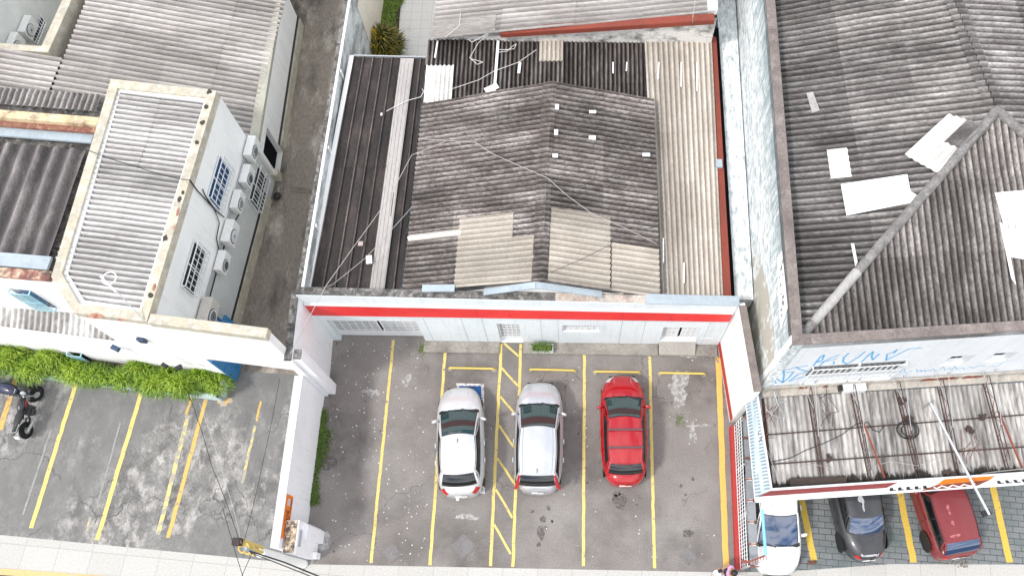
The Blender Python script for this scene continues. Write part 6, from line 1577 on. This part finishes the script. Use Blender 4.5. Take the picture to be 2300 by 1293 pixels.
for i in range(900):
    a = rs.uniform(0, 6.28); r = .75*math.sqrt(rs.random()); L = rs.uniform(.25, .55); z = .3+.85*(1-(r/.75)**2)*rs.random()
    yel = max(0, 1-abs(c.x-.25-(c.x+r*math.cos(a)))/.5)
    blade(mb, Vector((c.x+r*math.cos(a), c.y+r*.8*math.sin(a), z)), L, rs.uniform(.025, .045), a+rs.gauss(0, .6), rs.uniform(.4, .9), .25, rs, min(1, max(0, rs.gauss(.2+.6*yel*rs.random(), .2))))
mb.tint = 1; mb.obj('foliage', M['croton'], cr)
mb = MB(); mb.tube([(c.x, c.y, 0), (c.x, c.y, .5)], .04, 6); mb.obj('stem', M['timber'], cr)
# sale banner on the yard wall
bn = thing('sale_banner', 'orange sale banner with black lettering on the white yard wall', 'banner', (-8.96, 3.5, 1.7))
BX = -8.962
tl, tr, bl = hit(645, 1108, (BX, 0, 0), (1, 0, 0)), hit(629, 1206, (BX, 0, 0), (1, 0, 0)), hit(659, 1113, (BX, 0, 0), (1, 0, 0))
y1, y0, z1, z0 = tl.y, tr.y, tl.z, bl.z
mb = MB(); mb.box((BX-.002, (y0+y1)/2, (z0+z1)/2), (.012, y1-y0, z1-z0)); cl = mb.obj('cloth', M['orange'], bn)
Hh, Ww = z1-z0, y1-y0
tx = BX+.006
text_mesh('VENDE', 1, 'lettering', M['black'], bn, (tx, y0+Ww*.06, z0+Hh*.36), (0, Ww*.6, 0), (0, 0, Hh*.32), .003, .02)
text_mesh('IMOVEL', 1, 'small_lettering', plain('maroon_print', (.2, .03, .01), .5), bn, (tx, y0+Ww*.3, z0+Hh*.78), (0, Ww*.4, 0), (0, 0, Hh*.13), .003)
text_mesh('98200-7282', 1, 'small_lettering', bpy.data.materials['maroon_print'], bn, (tx, y0+Ww*.08, z0+Hh*.08), (0, Ww*.86, 0), (0, 0, Hh*.2), .003, .01)
mb = MB(); mb.box((tx+.002, y0+Ww*.83, z0+Hh*.58), (.003, Ww*.16, Hh*.42)); mb.obj('emblem', plain('pale_print', (.6, .5, .52), .5), bn)
# service pole at the corner, seen from above, and its wires
po = thing('service_pole', 'white concrete service pole with yellow insulator bars at the pavement corner', 'pole', (-8.86, 2.03, 0))
mb = MB(); mb.tube([(-8.95, 1.98, 0), (-8.95, 1.98, 4.2)], .14, 12); mb.obj('shaft', M['white'], po, smooth=50)
mb = MB(); mb.tube([(-8.95, 1.98, 4.2), (-8.95, 1.98, 5.4)], .06, 8); mb.obj('shaft', M['lightblue_metal'], po, smooth=50)
mb = MB(); yb = plain('yellow_pipe_bracket', (.6, .45, .12), .5)
for dy, z in ((.1, 5.35), (-.02, 5.0)): mb.tube([(-8.85, 2.0+dy, 4.3), (-8.9, 2.05+dy, z), (-8.95, 2.06+dy, z+.35)], .045, 7)
mb.tube([(-8.92, 2.1, 5.75), (-8.92, 2.1, 5.85)], .12, 12); mb.obj('insulator_bar', yb, po, smooth=50)
mb = MB()
for z in (4.7, 5.1, 5.5):
    mb = MB(); mb.tube([(-8.95+.14*math.cos(t*.7), 2.0+.14*math.sin(t*.7), z) for t in range(8)], .025, 5); mb.obj('clamp', yb, po)
mb = MB(); mb.box((-8.95, 2.1, 6.0), (.22, .2, .25)); mb.obj('junction_box', plain('dark_brown_box', (.035, .02, .018), .6), po, bevel=.02)
def wire(name, label, pts, r, m, sag=0.0):
    mb = MB(); path = []
    P = [W(*p) for p in pts]
    for i in range(len(P)-1):
        n = 8
        for k in range(n):
            t = k/n; q = P[i]+(P[i+1]-P[i])*t; q.z -= sag*4*t*(1-t); path.append(q)
    path.append(P[-1]); mb.tube(path, r, 5); tag(mb.obj(name, M[m], None), label, 'cable'); 
wire('overhead_cable', 'dark overhead cable from the service pole up over the concrete yard past the hedge end', [(540, 1222, 6.1), (475, 1045, 6.3), (422, 880, 6.0)], .009, 'wire_black', .1)
wire('overhead_cable', 'thinner overhead cable beside the first one, from the service pole over the yard', [(542, 1220, 6.1), (505, 1080, 6.2), (448, 905, 6.0)], .006, 'wire_grey', .1)
wire('overhead_cable', 'overhead cable from the service pole to the beam over the drive', [(548, 1215, 6.1), (590, 1040, 5.0), (628, 850, 3.6)], .007, 'wire_black', .05)
wire('overhead_cable', 'overhead cable leaving the pole to the bottom edge, left strand', [(500, 1140, 6.3), (532, 1250, 6.3), (560, 1340, 6.3)], .009, 'wire_black')
wire('overhead_cable', 'overhead cable leaving the pole to the bottom edge, right strand', [(566, 1240, 6.0), (540, 1300, 6.2), (520, 1340, 6.3)], .009, 'wire_black')
wire('cable_bundle', 'thick bundle of dark cables dropping from the service pole to the bottom right', [(560, 1236, 6.0), (640, 1262, 6.1), (745, 1305, 6.3)], .022, 'wire_black', .05)
wire('cable_bundle', 'thinner cable pair beside the thick bundle at the service pole', [(562, 1240, 6.05), (640, 1270, 6.1), (720, 1302, 6.3)], .015, 'wire_black', .02)
wire('overhead_cable', 'pale overhead cable crossing the black metal roof to the side wall pier', [(1000, 318, 4.7), (925, 348, 4.6), (870, 450, 4.55), (790, 560, 4.5), (733, 640, 4.5), (690, 720, 4.5), (652, 795, 4.3)], .011, 'wire_grey', .01)
wire('overhead_cable', 'lower pale cable crossing the black metal roof from the gable eave', [(925, 465, 4.0), (880, 515, 4.1), (820, 580, 4.2), (745, 640, 4.3), (700, 652, 4.4)], .01, 'wire_grey', .01)
wire('roof_cable', 'thin pale cable draped across the ridge of the gable roof', [(940, 312, 4.15), (1068, 320, 4.7), (1105, 345, 4.85), (1180, 378, 5.05), (1230, 400, 5.12), (1275, 440, 5.0), (1330, 480, 4.75), (1400, 510, 4.5), (1475, 548, 4.15)], .01, 'wire_grey')
wire('roof_cable', 'dark cable slanting over the beige sheet right of the ridge', [(1236, 612, 5.1), (1300, 585, 4.9), (1371, 550, 4.6)], .009, 'wire_black')
wire('roof_cable', 'white looped cable on the blackened rear roof', [(968, 240, 3.75), (1000, 205, 3.75), (1075, 180, 3.75), (1110, 160, 3.75), (1165, 140, 3.75), (1205, 112, 3.8)], .011, 'wire_white')
wire('roof_cable', 'white cable curl near the white strip on the rear roof', [(1120, 118, 3.8), (1140, 115, 3.8), (1150, 105, 3.8), (1160, 99, 3.8), (1155, 110, 3.8), (1138, 112, 3.8), (1118, 112, 3.8)], .011, 'wire_white')
wire('roof_cable', 'white cable hanging over the pale corrugated roof edge', [(1034, 30, 4.1), (1032, 58, 4.1), (1008, 78, 4.1), (1000, 84, 4.1)], .011, 'wire_white')
wire('roof_cable', 'white cable knot at the left end of the red fascia', [(1050, 88, 4.1), (1060, 95, 4.0), (1085, 82, 4.1), (1100, 72, 4.2), (1112, 66, 4.25), (1096, 78, 4.1), (1075, 96, 3.9), (1055, 130, 3.75), (1072, 145, 3.75), (1085, 140, 3.75), (1060, 133, 3.75)], .011, 'wire_white')
wire('roof_cable', 'white cable lying on the black metal roof beside the gable eave', [(868, 250, 3.75), (890, 238, 3.75), (915, 226, 3.75), (945, 218, 3.75), (952, 205, 3.75), (948, 200, 3.75)], .012, 'wire_white')
wire('overhead_cable', 'thin wire hanging from the red fascia near the rough wall', [(1562, 0, 5.6), (1556, 40, 5.3), (1555, 70, 4.2)], .01, 'wire_grey')
mb = MB(); p = W(829, 583, 3.72); mb.box(p, (.2, .3, .06), .15); mb.box(p+Vector((0, .02, .035)), (.12, .18, .02), .15); tag(mb.obj('white_tray', M['white_sheet'], None, bevel=.01), 'small white plastic tray lying on the black metal roof', 'tray')
mb = MB(); p = W(810, 547, 3.72); mb.box(p, (.16, .16, .02)); tag(mb.obj('tile_piece', plain('pinkish_tile', (.4, .33, .32), .8), None), 'small pinkish tile on the black metal roof', 'tile')
mb = MB(); mb.box(W(857, 257, 3.75), (.06, .1, .04)); tag(mb.obj('pebble', M['white_sheet'], None), 'tiny white chip on the upper part of the black metal roof', 'chip')
mb = MB(); mb.prism([W2(652, 419), W2(699, 424), W2(699, 436), W2(652, 431)], .008, .03); tag(mb.obj('drain_cover', mat('drain_cover', (.22, .19, .15), dark=(.08, .07, .06), big=5), None), 'shallow concrete drain cover crossing the alley', 'drain cover')
mb = MB(); mb.ell(W(622, 440, .12), (.16, .16, .12), 12, 8); tag(mb.obj('bin_lid', M['black'], None), 'black round bucket lid on the alley floor by the plinth', 'bucket')
mb = MB(); mb.box(W(1028, 1120, .35), (.1, .1, .06)); tag(mb.obj('tow_ball_cover', M['white_metal'], None), 'small white cap behind the bumper of the silver hatchback', 'cap')
# scattered white litter on the asphalt
rs = random.Random(21); mb = MB()
for i in range(260):
    x, y = rs.uniform(740, 960) if i < 150 else rs.uniform(740, 1620), rs.uniform(770, 1260)
    p = W(x, y, .006); r = rs.uniform(.008, .03); k = 5
    mb.add([(p.x+r*math.cos(6.28*j/k+i), p.y+r*math.sin(6.28*j/k+i), .012) for j in range(k)], [tuple(range(k))])
tag(mb.obj('litter_specks', plain('litter_white', (.6, .6, .58), .8), None), kind='stuff')
# rubble by the right wall and the pavement edge
mb = MB()
for i in range(70):
    x, y = (rs.gauss(1600, 12), rs.gauss(803, 6)) if i < 45 else (rs.gauss(2160, 10), rs.gauss(1265, 4))
    p = W(x, y, .02); mb.box(p, (rs.uniform(.02, .07), rs.uniform(.02, .06), .03), rs.uniform(0, 3))
tag(mb.obj('rubble', M['apron'], None), kind='stuff')
br = MB(); p = W(1825, 1262, .05); br.bar(p-Vector((.15, .02, 0)), p+Vector((.12, .02, 0)), .1, .08); tag(br.obj('rusty_block', M['rust'], None, bevel=.01), 'rusty iron block on the pavement edge at the foot of the first yellow line', 'block')

# ------------------------------------------------------------------ the passer-by
def person(name, label, loc, rz):
    t = thing(name, label, 'person', loc, rz)
    V = [((0, 0, .93), .13), ((0, 0, 1.08), .125), ((0, .01, 1.27), .15), ((0, 0, 1.42), .1), ((0, .01, 1.5), .052), ((0, .02, 1.57), .07), ((0, .02, 1.67), .088),
         ((.19, 0, 1.4), .06), ((.25, .02, 1.15), .044), ((.2, .2, 1.0), .034), ((.19, .27, .98), .035),
         ((-.19, 0, 1.4), .06), ((-.27, .03, 1.15), .044), ((-.28, .22, 1.05), .034), ((-.28, .3, 1.04), .035),
         ((.09, 0, .86), .095), ((.1, .03, .5), .062), ((.1, -.02, .1), .042), ((.1, .12, .04), .04),
         ((-.09, 0, .86), .095), ((-.1, .08, .5), .062), ((-.1, .12, .1), .042), ((-.1, .26, .04), .04)]
    E = [(0, 1), (1, 2), (2, 3), (3, 4), (4, 5), (5, 6), (3, 7), (7, 8), (8, 9), (9, 10), (3, 11), (11, 12), (12, 13), (13, 14), (0, 15), (15, 16), (16, 17), (17, 18), (0, 19), (19, 20), (20, 21), (21, 22)]
    def skin(nm, vs, es, m, grow=0):
        me = bpy.data.meshes.new(nm); me.from_pydata([v for v, r in vs], es, [])
        o = bpy.data.objects.new(nm, me); COL.objects.link(o); o.parent = t
        me.materials.append(m)
        o.modifiers.new('skin', 'SKIN')
        for i, (v, r) in enumerate(vs): me.skin_vertices[0].data[i].radius = (r+grow, r+grow)
        me.skin_vertices[0].data[0].use_root = True
        s = o.modifiers.new('sub', 'SUBSURF'); s.levels = 2; s.render_levels = 2
        return o
    sk = plain('skin_tone', (.35, .2, .13), .6)
    skin('body', V, E, sk)
    sub = lambda ids: ([V[i] for i in ids], [(ids.index(a), ids.index(b)) for a, b in E if a in ids and b in ids])
    a, b = sub([0, 1, 2, 3, 7, 8, 11, 12]); skin('shirt', a, b, plain('pink_cotton', (.62, .3, .5), .85), .018)
    a, b = sub([0, 15, 16, 17, 19, 20, 21]); skin('trousers', a, b, plain('navy_denim', (.02, .03, .07), .85), .014)
    mb = MB(); mb.ell((0, -.012, 1.69), (.105, .115, .105), 16, 10); mb.ell((0, -.1, 1.6), (.06, .05, .1), 12, 8); mb.obj('hair', plain('dark_hair', (.02, .012, .012), .6), t, True, 60)
    for s in (-1, 1):
        mb = MB(); mb.ell((.034*s, .098, 1.66), (.012, .008, .008), 8, 6); mb.obj('eye', M['black'], t, True)
        mb = MB(); hx, hy, hz = (.19, .29, .97) if s > 0 else (-.28, .32, 1.03)
        mb.ell((hx, hy, hz), (.04, .05, .02), 10, 6)
        for k in range(4): mb.tube([(hx-.03+.02*k, hy+.04, hz), (hx-.033+.022*k, hy+.085-.008*abs(k-1.5), hz-.01), (hx-.033+.022*k, hy+.1-.01*abs(k-1.5), hz-.04)], [.01, .009, .006], 6)
        mb.tube([(hx-.04*s, hy, hz), (hx-.065*s, hy+.035, hz-.01), (hx-.06*s, hy+.06, hz-.02)], [.012, .01, .008], 6); mb.obj('hand', sk, t, True, 60)
    mb = MB(); mb.ell((0, .125, 1.625), (.016, .02, .02), 8, 6); mb.obj('nose', sk, t, True, 60)
    return t
hp_ = W(1647, 1286, 1.6)
person('person', 'dark haired person in a pink shirt walking past the lower end of the lattice fence', (hp_.x, hp_.y, 0), R_(95))
bg_ = thing('carried_bag', 'white and blue shopping bag carried by the person in pink', 'bag', (hp_.x-.33, hp_.y-.15, .6))
mb = MB(); q = Vector((hp_.x-.36, hp_.y+.0, .8)); mb.box(q, (.2, .3, .34), .2); mb.obj('sack', M['white_sheet'], bg_, bevel=.05)
mb = MB(); mb.box(q+Vector((.02, -.16, .02)), (.18, .06, .32), .2); mb.obj('blue_side', plain('blue_cloth', (.02, .1, .4), .7), bg_, bevel=.02)
mb = MB(); mb.box(q+Vector((.05, .1, .2)), (.14, .1, .06), .5); mb.obj('phone_case', M['black'], bg_, bevel=.01)
